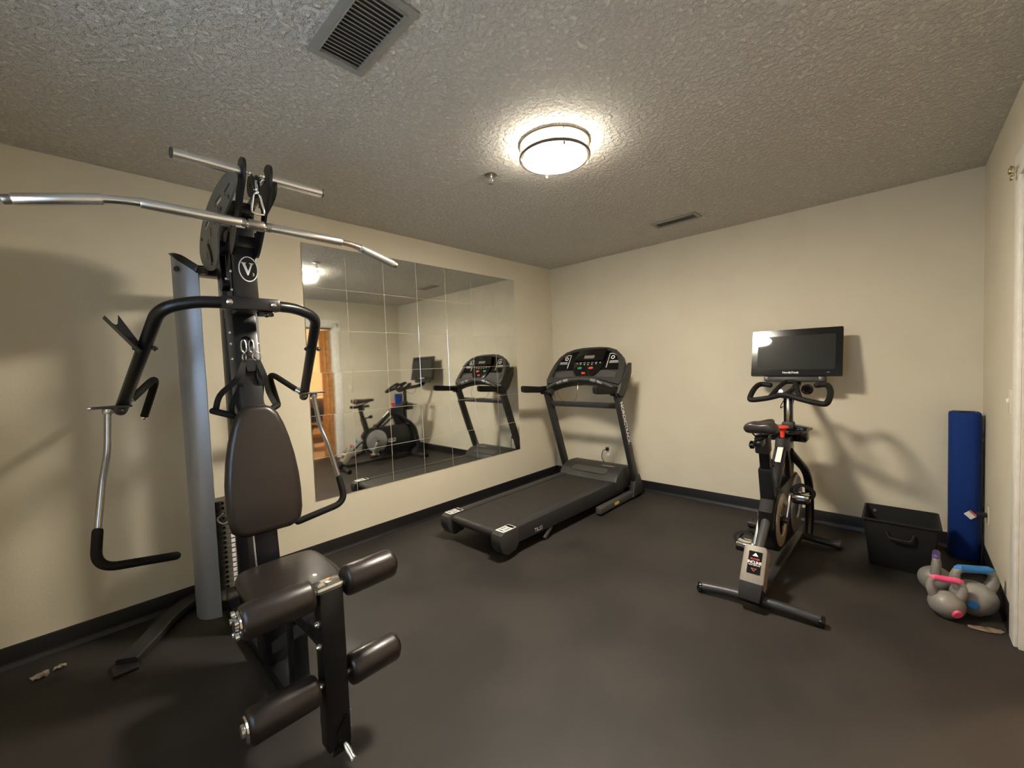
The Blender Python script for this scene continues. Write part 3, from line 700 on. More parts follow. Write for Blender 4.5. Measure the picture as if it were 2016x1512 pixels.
# seat
so = smooth2([(-.150, .16), (-.06, .185), (.06, .185), (.150, .16), (.168, .05), (.165, -.10), (.130, -.185), (.04, -.205), (-.04, -.205), (-.130, -.185), (-.165, -.10), (-.168, .05)], 3)
obj('seat', pad(NB(), so, .060, .028, frame((G + .010, -1.225, .488), (1, 0, 0), y=(0, 1, 0.03))), vinyl_m, gym, angle=60)
obj('seat_board', prism(NB(), [(x * .9, y * .9) for x, y in so], .014, frame((G + .010, -1.225, .453), (1, 0, 0), y=(0, 1, 0.03))), plastic_m, gym)
obj('seat_support', beam(NB(), (G, -1.00, .40), (G, -1.50, .415), .055, .05, bev=.005), black_m, gym)
obj('seat_strut', beam(NB(), (G, -1.02, .12), (G, -1.42, .385), .045, .045, bev=.005), gunmetal_m, gym)
obj('front_post', beam(NB(), (G, -1.30, .05), (G, -1.30, .40), .06, .06, up=(0, -1, 0), bev=.005), black_m, gym)
# leg developer
YR = -1.630
ld = obj('leg_developer', beam(NB(), (G + .004, YR + .008, .055), (G + .004, YR + .008, .602), .078, .062, up=(0, -1, 0), bev=.005), black_m, gym)
obj('pivot_arm', beam(NB(), (G, -1.48, .415), (G, YR + .02, .415), .05, .06, bev=.004), black_m, gym)
obj('top_cap', box(NB(), (G + .004, YR + .008, .607), (.094, .066, .022), bev=.008), chrome_m, ld)
obj('pivot_bolts', bolts(bolts(NB(), [(G - .036, YR, .415), (G - .036, YR + .004, .49)], (-1, 0, 0), .010, .012), [(G + .043, YR + .01, z) for z in (.135, .075)], (1, 0, 0), .009, .014), chrome_m, ld)
obj('lower_notch', prism(NB(), [(-.030, -.06), (.030, -.06), (.030, .045), (.022, .06), (-.012, .015), (-.012, -.03), (-.030, -.05)], .004, frame((G + .006, YR - .025, .10), (1, 0, 0), y=(0, 0, 1))), gloss_m, ld)
obj('lock_knob', tube(NB(), [(G + .018, YR - .02, .060), (G + .020, YR - .045, .045), (G + .022, YR - .060, .036), (G + .024, YR - .075, .028)], [.008, .012, .010, .013], 14), chrome_m, ld)
obj('hook_loop', torus(NB(), (G - .02, YR + .05, .115), (1, 0, 0), .022, .005, 24, 8), steel_m, ld)
for z, dy in ((.603, 0), (.283, .004)):
    bar = obj('roller_bar', cyl(NB(), (G - .268, YR + dy, z - .004), (G + .250, YR + dy, z - .004), .011, 14), chrome_m, ld)
    for s, a, b in ((-1, .052, .252), (1, .052, .232)):
        if s > 0: a, b = .056, .236
        R_ = .0515
        xs_ = [a, a + .004, a + .014, b - .014, b - .004, b]
        rs_ = [R_ * .80, R_ * .94, R_, R_, R_ * .94, R_ * .80]
        fr = obj('foam_roller', tube(NB(), [S(s, x, YR + dy, z - .004) for x in xs_], rs_, 32), vinyl_m, ld, angle=50)
        cp = obj('roller_end_cap', lathe(NB(), [(0, 0), (.030, 0), (.038, .004), (.036, .009), (.028, .012), (.020, .010), (.018, .018), (.010, .021), (0, .021)], frame(S(s, b - .002, YR + dy, z - .004), (0, 1, 0), z=(s, 0, 0)), 28), chrome_m if s < 0 else gloss_m, fr)
        if z > .5 and s < 0:
            bm = NB()
            for k in range(5):
                q = 2 * PI * k / 5; c_ = V(S(s, b + .010, YR + dy + .033 * math.cos(q), z - .004 + .033 * math.sin(q)))
                tube(bm, [c_, c_ + V((-.010, 0, 0))], .0095, 12, dome=False)
            obj('cap_lobes', bm, chrome_m, cp)
# press arms
obj('press_sleeve', box(box(NB(), (G + .000, -.974, 1.631), (.225, .054, .056), bev=.010), (G, -.915, 1.625), (.06, .10, .04), bev=.004), black_m, gym)
obj('sleeve_bolts', bolts(NB(), [(G - .083, -1.000, 1.632), (G + .083, -1.000, 1.632)], (0, -1, 0), .012, .009), chrome_m, gym)
obj('sleeve_stop', bolts(box(NB(), (G + .055, -.975, 1.592), (.06, .035, .022), bev=.005), [(G + .055, -.99, 1.585)], (0, -1, -.3), .009), gloss_m, gym)
TY = lambda s: tube
for s in (-1, 1):
    pth = fillet([S(s, .11, -.972, 1.631), S(s, .19, -.950, 1.630), S(s, .300, -.912, 1.600), S(s, .405, -.385, 1.185)], [.05, .10], 9)
    arm = obj('press_arm', tube(NB(), pth, .0245, 22, dome=True), black_m, gym)
    e = V(S(s, .401, -.396, 1.195)); t_ = (V(S(s, .313, -.861, 1.54)) - e).normalized()
    side = V((s, 0, 0))
    # adjustment pin through the tube
    pm = V(S(s, .335, -.745, 1.452))
    bm = cyl(NB(), pm - side * .040, pm + side * .040, .006, 10); cyl(bm, pm + side * .026, pm + side * .034, .011, 12); cyl(bm, pm - side * .026, pm - side * .034, .011, 12)
    obj('adjustment_pin', bm, gunmetal_m, arm)
    if s < 0:
        SB = frame((G - .340, -.755, 1.425), (1, .25, 0), z=(-.1, -.8, .30))
        SB = frame((G - .352, -.748, 1.448), (.80, .20, .45), y=(-.52, .10, .85))
        bm = prism(NB(), [(-.013, -.01), (.013, -.01), (.024, .150), (.002, .120), (-.006, .118), (-.026, .158)], .004, SB)
        prism(bm, [(-.013, -.01), (-.026, .158), (-.023, .158), (-.010, -.01)], .034, SB @ Matrix.Translation((0, 0, .015)))
        obj('storage_bracket', bm, black_m, arm)
    # flat pivot plate, swing arm
    pp = V(S(s, .435, -.43, 1.205))
    pv = obj('pivot_plate', box(NB(), pp, (.135, .055, .010), bev=.004), gunmetal_m, arm)
    obj('pivot_bolt', bolts(NB(), [e + V((0, -.022, -.004))], (0, -1, 0), .011, .010), chrome_m, arm)
    obj('pivot_bolt', bolts(NB(), [V(S(s, .502, -.44, 1.205))], (s, 0, 0), .006, .014), chrome_m, pv)
    cp_ = fillet([S(s, .449, -.425, 1.190), S(s, .462, -.455, 1.00), S(s, .485, -.500, .90), S(s, .514, -.563, .690)], [.1, .1], 6)
    swg = obj('swing_arm', tube(NB(), cp_, .0128, 18), dullchrome_m, arm)
    obj('swing_joint', cyl(NB(), S(s, .449, -.423, 1.175), S(s, .449, -.423, 1.200), .020, 20, bev=.004), steel_m, swg)
    obj('swing_collar', cyl(NB(), S(s, .5125, -.559, .700), S(s, .5150, -.566, .684), .0150, 16), chrome_m, swg)
    fp = fillet([S(s, .5145, -.564, .690), S(s, .528, -.597, .560), S(s, .500, -.585, .535), S(s, .268, -.577, .499)], [.05, .05], 7)
    fp = fillet([S(s, .5145, -.564, .690), S(s, .531, -.600, .545), S(s, .268, -.577, .499)], [.075], 10)
    obj('foam_grip', tube(NB(), fp, .0185, 18, dome=True), foam_m, swg)
    hp = fillet([S(s, .400, -.40, 1.205), S(s, .374, -.385, 1.222), S(s, .252, -.268, 1.345), S(s, .312, -.218, 1.135)], [.01, .07], 10)
    hk_ = obj('hook_handle', tube(NB(), hp[3:], .0165, 18), foam_m, arm)
    d_ = (hp[-1] - hp[-2]).normalized()
    obj('handle_end_cap', cyl(NB(), hp[-1], hp[-1] + d_ * .012, .0135, 16, bev=.003), chrome_m, hk_)
    obj('handle_collar', cyl(NB(), S(s, .392, -.396, 1.21), S(s, .368, -.378, 1.228), .0185, 16), chrome_m, hk_)

# ---- lat bar hanging on its carabiner
cb = thing('carabiner', 'bright steel snap hook holding the long bar under the top pulley', 'carabiner', (G + .003, -1.145, 2.06))
ring_ = smooth2([(0, .034), (.011, .026), (.016, .0), (.022, -.036), (.014, -.048), (-.014, -.048), (-.022, -.036), (-.016, .0), (-.011, .026)], 4)
CM = frame((G + .004, -1.142, 2.020), (1, 0, 0), y=(0, 0, 1))
obj('hook_ring', tube(NB(), [CM @ V((x, y, 0)) for x, y in ring_], .0042, 10, closed=True, up=(0, -1, 0)), chrome_m, cb)
obj('hook_sleeve', cyl(NB(), (G + .004, -1.142, 2.050), (G + .004, -1.144, 2.064), .008, 12, bev=.002), chrome_m, cb)
YL, ZL = -1.118, 1.932
lb = thing('lat_pulldown_bar', 'long chrome bar with bent ends hanging in front of the multi gym', 'lat bar', (G, YL, ZL))
def LB(x, drop=0): return (G + x, YL + abs(drop) * .6, ZL - drop)
lpath = fillet([LB(-.653, .056), LB(-.40), LB(.40), LB(.653, .056)], .06, 8)
obj('bar', tube(NB(), lpath, .0138, 18, dome=False), chrome_m, lb)
for s in (-1, 1):
    obj('knurled_grip', cyl(NB(), LB(s * .052), LB(s * .352), .0185, 20, bev=.002), knurl_m, lb)
    a, b = V(LB(s * .445, .010)), V(LB(s * .640, .0532))
    obj('end_grip', cyl(NB(), a, b, .0182, 20, bev=.002), knurl_m if s < 0 else silver_m, lb)
    d_ = (b - a).normalized(); obj('end_cap', cyl(NB(), b + d_ * .000, b + d_ * .022, .0150, 18, bev=.004), nickel_m, lb)
bm = cyl(NB(), LB(-.028), LB(.028), .0215, 24, bev=.003)
for x in (-.040, .040, -.047, .047): cyl(bm, LB(x - .003), LB(x + .003), .0185, 20)
obj('center_collar', bm, nickel_m, lb)
obj('hanger_tab', prism(NB(), [(-.013, 0), (.013, 0), (.012, .045), (.007, .056), (-.007, .056), (-.012, .045)], .010, frame((G + .002, YL - .008, ZL + .010), (1, 0, 0), y=(0, -.42, 1))), nickel_m, lb)
obj('bar_label', box(NB(), (G - .055, YL - .0, ZL - .018), (.03, .012, .004)), white_m, lb)

# ---- ab strap hanging on the column
yc_ = colfront(1.475) - .012
ab = thing('ab_strap', 'black webbing strap handle set hanging by snap hooks on the column', 'strap', (G, yc_ - .01, 1.47))
bm = NB()
for dx in (-.018, .012):
    rg = [(G + dx + x, yc_ - .012 + .1 * y, 1.458 + y) for x, y in smooth2([(0, .025), (.009, .012), (.009, -.02), (0, -.032), (-.009, -.02), (-.009, .012)], 3)]
    tube(bm, rg, .0028, 8, closed=True, up=(0, -1, 0))
obj('snap_hook', bm, chrome_m, ab)
bm = NB()
torus(bm, (G - .020, yc_ - .016, 1.405), (.8, -.6, 0), .017, .0028, 24, 8); torus(bm, (G + .030, yc_ - .016, 1.408), (.2, -1, 0), .019, .0028, 24, 8)
obj('strap_ring', bm, chrome_m, ab)
def ribbon(bm, pts, w, th, up):
    return rail(bm, pts, w, th, up=up, c=.1)
for s, topx in ((-1, -.020), (1, .030)):
    hx = G + s * .105
    bm = ribbon(NB(), spline([(G + topx, yc_ - .018, 1.392), (G + s * .055, yc_ - .025, 1.31), (G + s * .098, -.80, 1.24), (G + s * .122, -.815, 1.172)], 5), .024, .004, (0, -1, .1))
    ribbon(bm, spline([(G + topx + s * .004, yc_ - .012, 1.392), (G + s * .040, yc_ - .02, 1.29), (G + s * .058, -.82, 1.20), (G + s * .068, -.845, 1.155)], 5), .022, .004, (0, -1, .1))
    st_ = obj('strap', bm, nylon_m, ab)
    obj('strap_grip', tube(NB(), [(G + s * .130, -.808, 1.172), (G + s * .066, -.850, 1.146)], .0145, 14, dome=True), foam_m, st_)
obj('strap_web', prism(NB(), [(-.020, .0), (.030, 0), (.042, -.03), (.012, -.05), (-.012, -.05)], .004, frame((G, yc_ - .022, 1.392), (1, 0, 0), y=(0, 0, 1))), nylon_m, ab)

# ================================================================ TREADMILL
TC = -0.765
tm = thing('treadmill', 'dark grey treadmill in the corner beside the wall mirror', 'treadmill', (-1.1, TC, 0))
YL_, YR_ = -0.335, -1.145
zr = 0.200
# deck: side rails, belt, end caps
for yc2, nm in ((-0.490, 'side_rail'), (-1.048, 'side_rail')):
    pr_ = [(-1.905, .090), (-1.905, zr), (-.36, zr), (-.36, .075), (-.60, .070), (-1.2, .080)]
    obj(nm, prism(NB(), pr_, .084, frame((0, yc2, 0), (1, 0, 0), y=(0, 0, 1)), bev=.006), tmframe_m, tm)
# lower deck side skirt on the outer side
obj('deck', box(NB(), (-1.15, TC - .005, .150), (1.60, .475, .055), bev=.004), gloss_m, tm)
pb_ = []
for i in range(9):
    a = PI / 2 + PI * i / 8; pb_.append((-1.985 + .034 * math.cos(a), .162 + .034 * math.sin(a)))
pb_ += [(-.42, .128), (-.42, .196)]
obj('belt', prism(NB(), pb_, .470, frame((0, TC - .005, 0), (1, 0, 0), y=(0, 0, 1))), belt_m, tm)
for s, yc2 in ((1, -0.487), (-1, -1.051)):
    ec = [(-2.055, .115), (-2.060, .160), (-2.048, .190), (-2.020, .204), (-1.880, .206), (-1.878, .085), (-1.900, .055), (-1.985, .040), (-2.030, .065)]
    e_ = obj('end_cap', prism(NB(), ec, .094, frame((0, yc2, 0), (1, 0, 0), y=(0, 0, 1)), bev=.008), plastic_m, tm)
    CL = Matrix.Translation((-1.955, yc2, .2058)) @ Matrix.Rotation(math.radians(-90), 4, 'Z')
    st = obj('caution_sticker', prism(NB(), rrect(.078, .128, .004), .0014, CL), white_m, e_)
    bm = NB()
    prism(bm, rrect(.070, .028, .002), .0012, CL @ Matrix.Translation((0, .044, .0010)))
    for x, y, w_, h_ in ((-.018, .008, .024, .020), (.018, .008, .024, .020), (-.018, -.018, .024, .020), (.018, -.018, .024, .020), (0, -.046, .062, .010)):
        plate_holes(bm, rrect(w_, h_, .003), [rrect(w_ - .006, h_ - .006, .002)], .0012, CL @ Matrix.Translation((x, y, .0010)))
        box(bm, (x, y, .0012), (w_ * .35, h_ * .3, .001), CL)
    obj('sticker_print', bm, gloss_m, st)
obj('rear_roller', cyl(NB(), (-1.985, TC - .23, .162), (-1.985, TC + .23, .162), .030, 16), steel_m, tm)
text('T6.5S', .040, frame((-1.655, -1.0915, .118), (1, 0, 0), y=(0, 0, 1)), 'model_lettering', whitedim_m, tm)
# fold leg
for yy in (-1.075, -.47):
    obj('lift_leg', beam(NB(), (-1.49, yy, .085), (-1.575, yy, .016), .022, .030, bev=.004), plastic2_m, tm)
# motor hood
hd = [(-.535, .196), (-.500, .250), (-.440, .286), (-.34, .305), (-.24, .300), (-.185, .270), (-.175, .10), (-.50, .10)]
hood = obj('motor_hood', prism(NB(), hd, .655, frame((0, TC - .005, 0), (1, 0, 0), y=(0, 0, 1)), bev=.018), plastic_m, tm)
obj('hood_panel', prism(NB(), rrect(.40, .075, .03), .004, frame((-.475, TC - .01, .268), (0, -1, 0), y=(.86, 0, .52))), plastic2_m, hood)
text('HORIZON', .030, frame((-.375, TC - .16, .300), (0, -1, 0), y=(1, 0, .18)), 'hood_lettering', whitedim_m, hood)
# base frame on the floor
for yy in (YL_ - .012, YR_ + .012):
    bf = obj('base_rail', beam(NB(), (-.91, yy, .046), (-.11, yy, .046), .058, .058, bev=.010), plastic2_m, tm)
    obj('rubber_foot', cyl(NB(), (-.875, yy, .002), (-.875, yy, .020), .018, 14), gloss_m, bf)
    obj('transport_wheel', tube(NB(), [(-.13, yy - .012, .034), (-.13, yy + .012, .034)], .034, 20), gloss_m, bf)
obj('rail_label', box(NB(), (-.64, YR_ + .012 - .0296, .050), (.075, .001, .026)), yellow_m, tm)
obj('cross_tube', beam(NB(), (-.20, YL_ - .01, .046), (-.20, YR_ + .01, .046), .05, .05, bev=.006), tmframe_m, tm)
UB, UT = (-.215, .060), (-.560, 1.050)
for yy in (YL_, YR_):
    up_ = obj('upright', beam(NB(), (UB[0], yy, UB[1]), (UT[0], yy, UT[1]), .046, .082, up=(-1, 0, 0), bev=.010), tmframe_m, tm)
    obj('upright_foot', prism(NB(), [(-.34, .020), (-.13, .020), (-.13, .10), (-.20, .22), (-.275, .22), (-.31, .12)], .052, frame((0, yy, 0), (1, 0, 0), y=(0, 0, 1)), bev=.008), plastic_m, up_)
dU = V((UB[0] - UT[0], 0, UB[1] - UT[1])).normalized()
tc_ = V((UT[0], YR_ - .0238, UT[1])).lerp(V((UB[0], YR_ - .0238, UB[1])), .300)
text('NORDICTRACK', .060, frame(tc_, dU, y=(1, 0, .3)), 'upright_lettering', white_m, up_, space=1.0, bold=.0012)
t_ = (.915 - UB[1]) / (UT[1] - UB[1]); xc_ = UB[0] + (UT[0] - UB[0]) * t_
obj('crossbar', beam(NB(), (xc_, YL_ - .02, .915), (xc_, YR_ + .02, .915), .040, .052, bev=.008), tmframe_m, tm)
# console
KO = V((-.575, TC, 1.065)); KY = V((.265, 0, .41)).normalized()
KM = frame(KO, (0, -1, 0), y=KY)
def K(x, y, z=0): return KM @ Matrix.Translation((x, y, z))
half = [(0, .466), (.10, .464), (.20, .452), (.29, .420), (.355, .365), (.395, .285), (.418, .19), (.428, .09), (.432, .0), (.425, -.045)]
inn = [(.352, -.045), (.345, .005), (.25, .042), (.13, .066), (0, .075)]
outl = half + inn; outl = outl + [(-x, y) for x, y in outl[::-1] if x > 0]
shell = obj('console', prism(NB(), outl, .075, K(0, 0, -.020), bev=.016), plastic_m, tm)
rim_o = half[:8] + [(.410, .045), (.34, .06), (.20, .095), (0, .112)]; rim_o = rim_o + [(-x, y) for x, y in rim_o[::-1] if x > 0]
rim_i = [(0, .432), (.12, .430), (.22, .414), (.30, .370), (.345, .300), (.368, .20), (.372, .12), (.30, .118), (.18, .125), (0, .135)]; rim_i = rim_i + [(-x, y) for x, y in rim_i[::-1] if x > 0]
obj('console_rim', plate_holes(NB(), rim_o, [rim_i[::-1]], .022, K(0, 0, .026)), plastic_m, shell)
for s in (-1, 1):
    obj('cheek', prism(NB(), [(-.02, -.07), (.06, -.06), (.085, .05), (.075, .22), (.03, .30), (.0, .28), (-.03, .1)], .030, frame(KM @ V((s * .413, .03, -.03)), tuple(-(KM.to_3x3() @ V((0, 0, 1)))), y=KY), bev=.010), plastic_m, shell)
    obj('cup_holder', prism(NB(), [(.110, .135), (.345, .125), (.350, .180), (.235, .205), (.155, .200)] if s > 0 else [(-x, y) for x, y in [(.110, .135), (.345, .125), (.350, .180), (.235, .205), (.155, .200)]], .006, K(0, 0, .020)), plastic2_m, shell)
    bm = NB()
    for i in range(9): box(bm, (s * .19 + (i - 4) * .022 + s * .06, .222 + .0 * i, .022), (.013, .018, .006), KM)
    obj('speaker_grille', bm, gloss_m, shell)
obj('top_ridge', prism(NB(), [(-.075, .45), (.12, .45), (.10, .480), (-.045, .480)], .05, K(0, 0, -.01), bev=.008), plastic_m, shell)
# dark instrument face
obj('instrument_panel', prism(NB(), [(-.365, .21), (.365, .21), (.340, .305), (.295, .368), (.215, .412), (.12, .428), (-.12, .428), (-.215, .412), (-.295, .368), (-.340, .305)], .004, K(0, 0, .021)), gloss_m, shell)
dome = [(.165 * math.cos(a) + .02, .262 + .155 * math.sin(a)) for a in [PI + PI * i / 18 for i in range(19)]] + [(.195, .300), (-.150, .300)]
dm = obj('control_dome', prism(NB(), dome, .016, K(0, 0, .028), bev=.004), gloss_m, shell)
bh = obj('tablet_holder', prism(NB(), [(-.150, .305), (.180, .295), (.190, .435), (-.105, .430)], .030, K(0, 0, .040), bev=.006), gloss_m, shell)
obj('display', box(NB(), (.025, .338, .0565), (.115, .034, .002), KM), lcd_m, bh)
obj('green_button', prism(NB(), ellipse(.026, .013, 18), .004, K(-.062, .222, .038)), green_m, dm)
obj('stop_button', prism(NB(), ellipse(.028, .013, 18), .004, K(.066, .222, .038)), redprint_m, dm)
obj('safety_key', box(NB(), (.004, .160, .044), (.040, .022, .014), KM, bev=.004), redprint_m, dm)
bm = NB(); 
for i in range(7): prism(bm, ellipse(.007, .007, 8), .003, K(-.11 + i * .044, .262 + .018 * ((i - 3) / 3) ** 2, .0375))
for i in range(5): box(bm, (-.07 + i * .045, .285, .0375), (.026, .005, .002), KM)
obj('button_print', bm, whitedim_m, dm); bm = None
for s in (-1, 1):
    x0 = .225
    bm = NB(); pts = [(x0, .232), (x0, .388), (x0 + .03, .388), (x0 + .08, .370), (x0 + .120, .335)]
    tube(bm, [KM @ V((s * x, y, .0245)) for x, y in pts], .0032, 6); obj('panel_line', bm, white_m, shell)
    obj('panel_logo', plate_holes(NB(), ellipse(.020, .020, 24), [ellipse(.013, .013, 20)], .003, K(s * (x0 + .042), .345, .0245)), white_m, shell)
    bm = NB(); box(bm, (s * (x0 + .066), .300, .0245), (.090, .013, .002), KM); box(bm, (s * (x0 + .066), .284, .0245), (.100, .007, .002), KM)
    obj('panel_print', bm, whitedim_m, shell)
# pulse bar
pbp = [KM @ V(p) for p in ((-.385, -.005, .030), (-.300, .035, .052), (-.15, .070, .062), (0, .082, .066), (.15, .070, .062), (.300, .035, .052), (.385, -.005, .030))]
pbar = obj('pulse_bar', tube(NB(), spline(pbp, 5), .0155, 14), plastic2_m, tm)
for s in (-1, 1):
    for a, b in ((.13, .185), (.205, .26)):
        q = [KM @ V((s * x, .082 - .55 * x * x, .066 - .17 * x * x)) for x in (a, (a + b) / 2, b)]
        obj('pulse_contact', tube(NB(), q, .0165, 14), silver_m, pbar)
# hand rests
for yy in (YL_, YR_):
    hr = [(-.935, 1.062), (-.940, 1.108), (-.925, 1.122), (-.66, 1.098), (-.58, 1.10), (-.56, 1.03), (-.66, 1.035), (-.90, 1.052)]
    obj('hand_rest', prism(NB(), hr, .046, frame((0, yy + (.004 if yy > -.7 else -.004), 0), (1, 0, 0), y=(0, 0, 1)), bev=.012), foam_m, tm)
    obj('upright_collar', box(NB(), (-.575, yy, 1.045), (.12, .060, .060), bev=.012), gloss_m, tm)
obj('key_cord', tube(NB(), spline([KM @ V((.004, .150, .050)), KM @ V((.002, .06, .075)), V((-.66, TC - .01, 1.00)), V((-.65, TC + .04, .95)), V((-.62, TC + .12, .925)), V((-.61, TC + .20, .96)), V((-.60, TC + .26, 1.03)), KM @ V((-.26, .02, .045))], 6), .0016, 6), gloss_m, tm)

# ================================================================ EXERCISE BIKE
BY = -2.455
bk = thing('exercise_bike', 'black indoor exercise bike with tilted black screen facing the camera', 'exercise bike', (-.98, BY, 0))
def B(x, z, y=0.0): return V((x, BY + y, z))
XZ = frame((0, BY, 0), (1, 0, 0), y=(0, 0, 1))        # local x,y -> world x,z ; local z -> -y
rf = obj('rear_stabiliser', tube(NB(), [(-1.555, -2.205, .030), (-1.540, -2.33, .040), (-1.532, -2.47, .044), (-1.525, -2.62, .040), (-1.515, -2.745, .030)], .026, 18), tmframe_m, bk)
for y, x in ((-2.200, -1.556), (-2.748, -1.515)):
    obj('foot_cap', cyl(NB(), (x, y - .014, .028), (x, y + .014, .028), .0275, 16, bev=.004), gloss_m, rf)
ff = obj('front_stabiliser', tube(NB(), [(-.405, -2.165, .032), (-.44, -2.45, .040), (-.470, -2.735, .032)], .026, 18), tmframe_m, bk)
for y, x in ((-2.175, -.405), (-2.725, -.47)):
    obj('transport_wheel', tube(NB(), [(x + .03, y - .012, .030), (x + .03, y + .012, .030)], .028, 18), gloss_m, ff)
obj('base_beam', beam(NB(), B(-1.52, .048, -.022), B(-.44, .045, -.045), .050, .040, bev=.008), tmframe_m, bk)
# incline housing
ax_ = V((.155, 0, .215)).normalized()
IH = frame(B(-1.478, .172), (0, -1, 0), y=ax_)
ih = [(-.048, -.135), (.048, -.135), (.058, -.07), (.056, .105), (.046, .122), (-.046, .122), (-.056, .105), (-.058, -.07)]
inc = obj('incline_housing', prism(NB(), ih, .085, IH, bev=.010), inclhousing_m, bk)
obj('housing_boot', prism(NB(), [(-.050, -.160), (.050, -.160), (.056, -.065), (-.056, -.065)], .092, IH @ Matrix.Translation((0, -.004, -.002)), bev=.008), foam_m, inc)
LF = IH @ Matrix.Translation((.004, .030, .0432))
lab = obj('incline_label', prism(NB(), rrect(.064, .118, .004), .0016, LF), gloss_m, inc)
LT = LF @ Matrix.Translation((0, 0, .0014))
obj('up_arrow', prism(NB(), [(-.014, .034), (.014, .034), (0, .052)], .0012, LT), white_m, lab)
text('POWER', .0125, LT @ Matrix.Translation((0, .018, 0)), 'label_text', redprint_m, lab, bold=.0003)
text('INCLINE', .0205, LT @ Matrix.Translation((0, .000, 0)), 'label_text', white_m, lab, bold=.0005, xs=.86)
text('AND DECLINE', .0085, LT @ Matrix.Translation((0, -.013, 0)), 'label_text', white_m, lab, bold=.0002)
obj('down_arrow', plate_holes(NB(), [(-.014, -.030), (.014, -.030), (0, -.046)], [[(-.009, -.0325), (0, -.0425), (.009, -.0325)]], .0012, LT), orange_m, lab)
obj('incline_shaft', cyl(NB(), B(-1.42, .225), B(-1.155, .400), .023, 20), gunmetal_m, bk)
obj('rear_cowl', prism(NB(), [(-1.22, .33), (-1.16, .30), (-1.08, .40), (-1.06, .52), (-1.17, .50), (-1.235, .42)], .075, XZ, bev=.012), foam_m, bk)
# drive shell
C1, R1, C2, R2 = (-1.03, .325), .190, (-.565, .302), .212
pts = []
for i in range(25):
    a = math.radians(93 + 174 * i / 24); pts.append((C1[0] + R1 * math.cos(a), C1[1] + R1 * math.sin(a)))
for i in range(25):
    a = math.radians(-87 + 174 * i / 24); pts.append((C2[0] + R2 * math.cos(a), C2[1] + R2 * math.sin(a)))
ds = obj('drive_shell', prism(NB(), pts, .088, XZ, bev=.012), black_m, bk)
for s in (1, -1):
    D = frame((C1[0], BY + s * .0455, C1[1]), (1, 0, 0), z=(0, s, 0))
    if s > 0:
        dk = obj('crank_disc', lathe(NB(), [(0, .004), (.150, .004), (.158, .001), (.158, -.002), (0, -.002)], D, 56), silver_m, ds)
    else:
        dk = obj('crank_ring', lathe(NB(), [(.092, .001), (.098, .006), (.150, .006), (.158, .002), (.158, -.002), (.092, -.002)], D, 56), gold_m, ds)
        obj('hub', lathe(NB(), [(0, .008), (.030, .008), (.040, .002), (.091, .001), (.091, -.002), (0, -.002)], D, 36), gloss_m, ds)
F = frame((C2[0], BY - .045, C2[1]), (1, 0, 0), z=(0, -1, 0))
obj('flywheel', lathe(NB(), [(.09, .001), (.10, .010), (.185, .010), (.196, .002), (.196, -.002), (.09, -.002)], F, 56), silver_m, ds)
text('S22i', .075, frame((-.795, BY + .0455, .300), (-1, 0, 0), z=(0, 1, 0)), 'shell_lettering', white_m, ds)
# cranks and pedals
for s, tip in ((-1, (-.968, .472)), (1, (-1.125, .165))):
    y0 = BY + s * .068
    ck = obj('crank_arm', beam(NB(), (C1[0], y0, C1[1]), (tip[0], BY + s * .082, tip[1]), .016, .028, up=(0, 0, 1), bev=.005), steel_m, bk)
    obj('crank_hub', cyl(NB(), (C1[0], BY + s * .046, C1[1]), (C1[0], BY + s * .082, C1[1]), .022, 20, bev=.003), gunmetal_m, ck)
    P = V((tip[0], BY + s * .135, tip[1]))
    pd = obj('pedal', box(NB(), P, (.095, .082, .026), bev=.008), chrome_m, bk)
    obj('pedal_axle', cyl(NB(), (tip[0], BY + s * .08, tip[1]), P, .008, 10), steel_m, pd)
    cg = [P + V((.02, s * .045, -.005)), P + V((.06, s * .048, .0)), P + V((.10, s * .02, .035)), P + V((.10, -s * .02, .035)), P + V((.06, -s * .045, .0)), P + V((.02, -s * .045, -.005))]
    obj('toe_cage', tube(NB(), spline(cg, 4), .007, 8), gloss_m, pd)
    bm = NB(); ribbon(bm, spline([P + V((.01, s * .048, -.015)), P + V((.015, s * .058, .03)), P + V((.02, 0, .062)), P + V((.015, -s * .05, .03)), P + V((.01, -s * .045, -.012))], 4), .020, .003, (1, 0, 0))
    obj('pedal_strap', bm, nylon_m, pd)
    obj('pedal_grip', prism(NB(), rrect(.10, .088, .02), .030, Matrix.Translation(P + V((0, 0, -.024))), bev=.006), gloss_m, pd)
# seat post, slider, saddle
obj('post_sleeve', beam(NB(), B(-1.125, .37), B(-1.205, .675), .058, .075, up=(0, 1, 0), bev=.012), black_m, bk)
obj('seat_post', beam(NB(), B(-1.19, .62), B(-1.248, .835), .042, .055, up=(0, 1, 0), bev=.008), gloss_m, bk)
obj('post_clamp', beam(NB(), B(-1.226, .765, .006), B(-1.247, .868, .006), .066, .075, up=(0, 1, 0), bev=.012), plastic_m, bk)
obj('height_knob', tube(NB(), [B(-1.19, .655), B(-1.12, .668), B(-1.10, .672), B(-1.07, .676), B(-1.062, .677)], [.009, .010, .022, .024, .016], 20), gloss_m, bk)
obj('seat_slider', box(NB(), B(-1.255, .842), (.27, .040, .036), bev=.006), gloss_m, bk)
obj('slider_knob', tube(NB(), [B(-1.28, .815, .020), B(-1.28, .815, .036), B(-1.28, .815, .042), B(-1.28, .815, .058), B(-1.28, .815, .064)], [.010, .010, .022, .024, .016], 20), gloss_m, bk)
bm = NB()
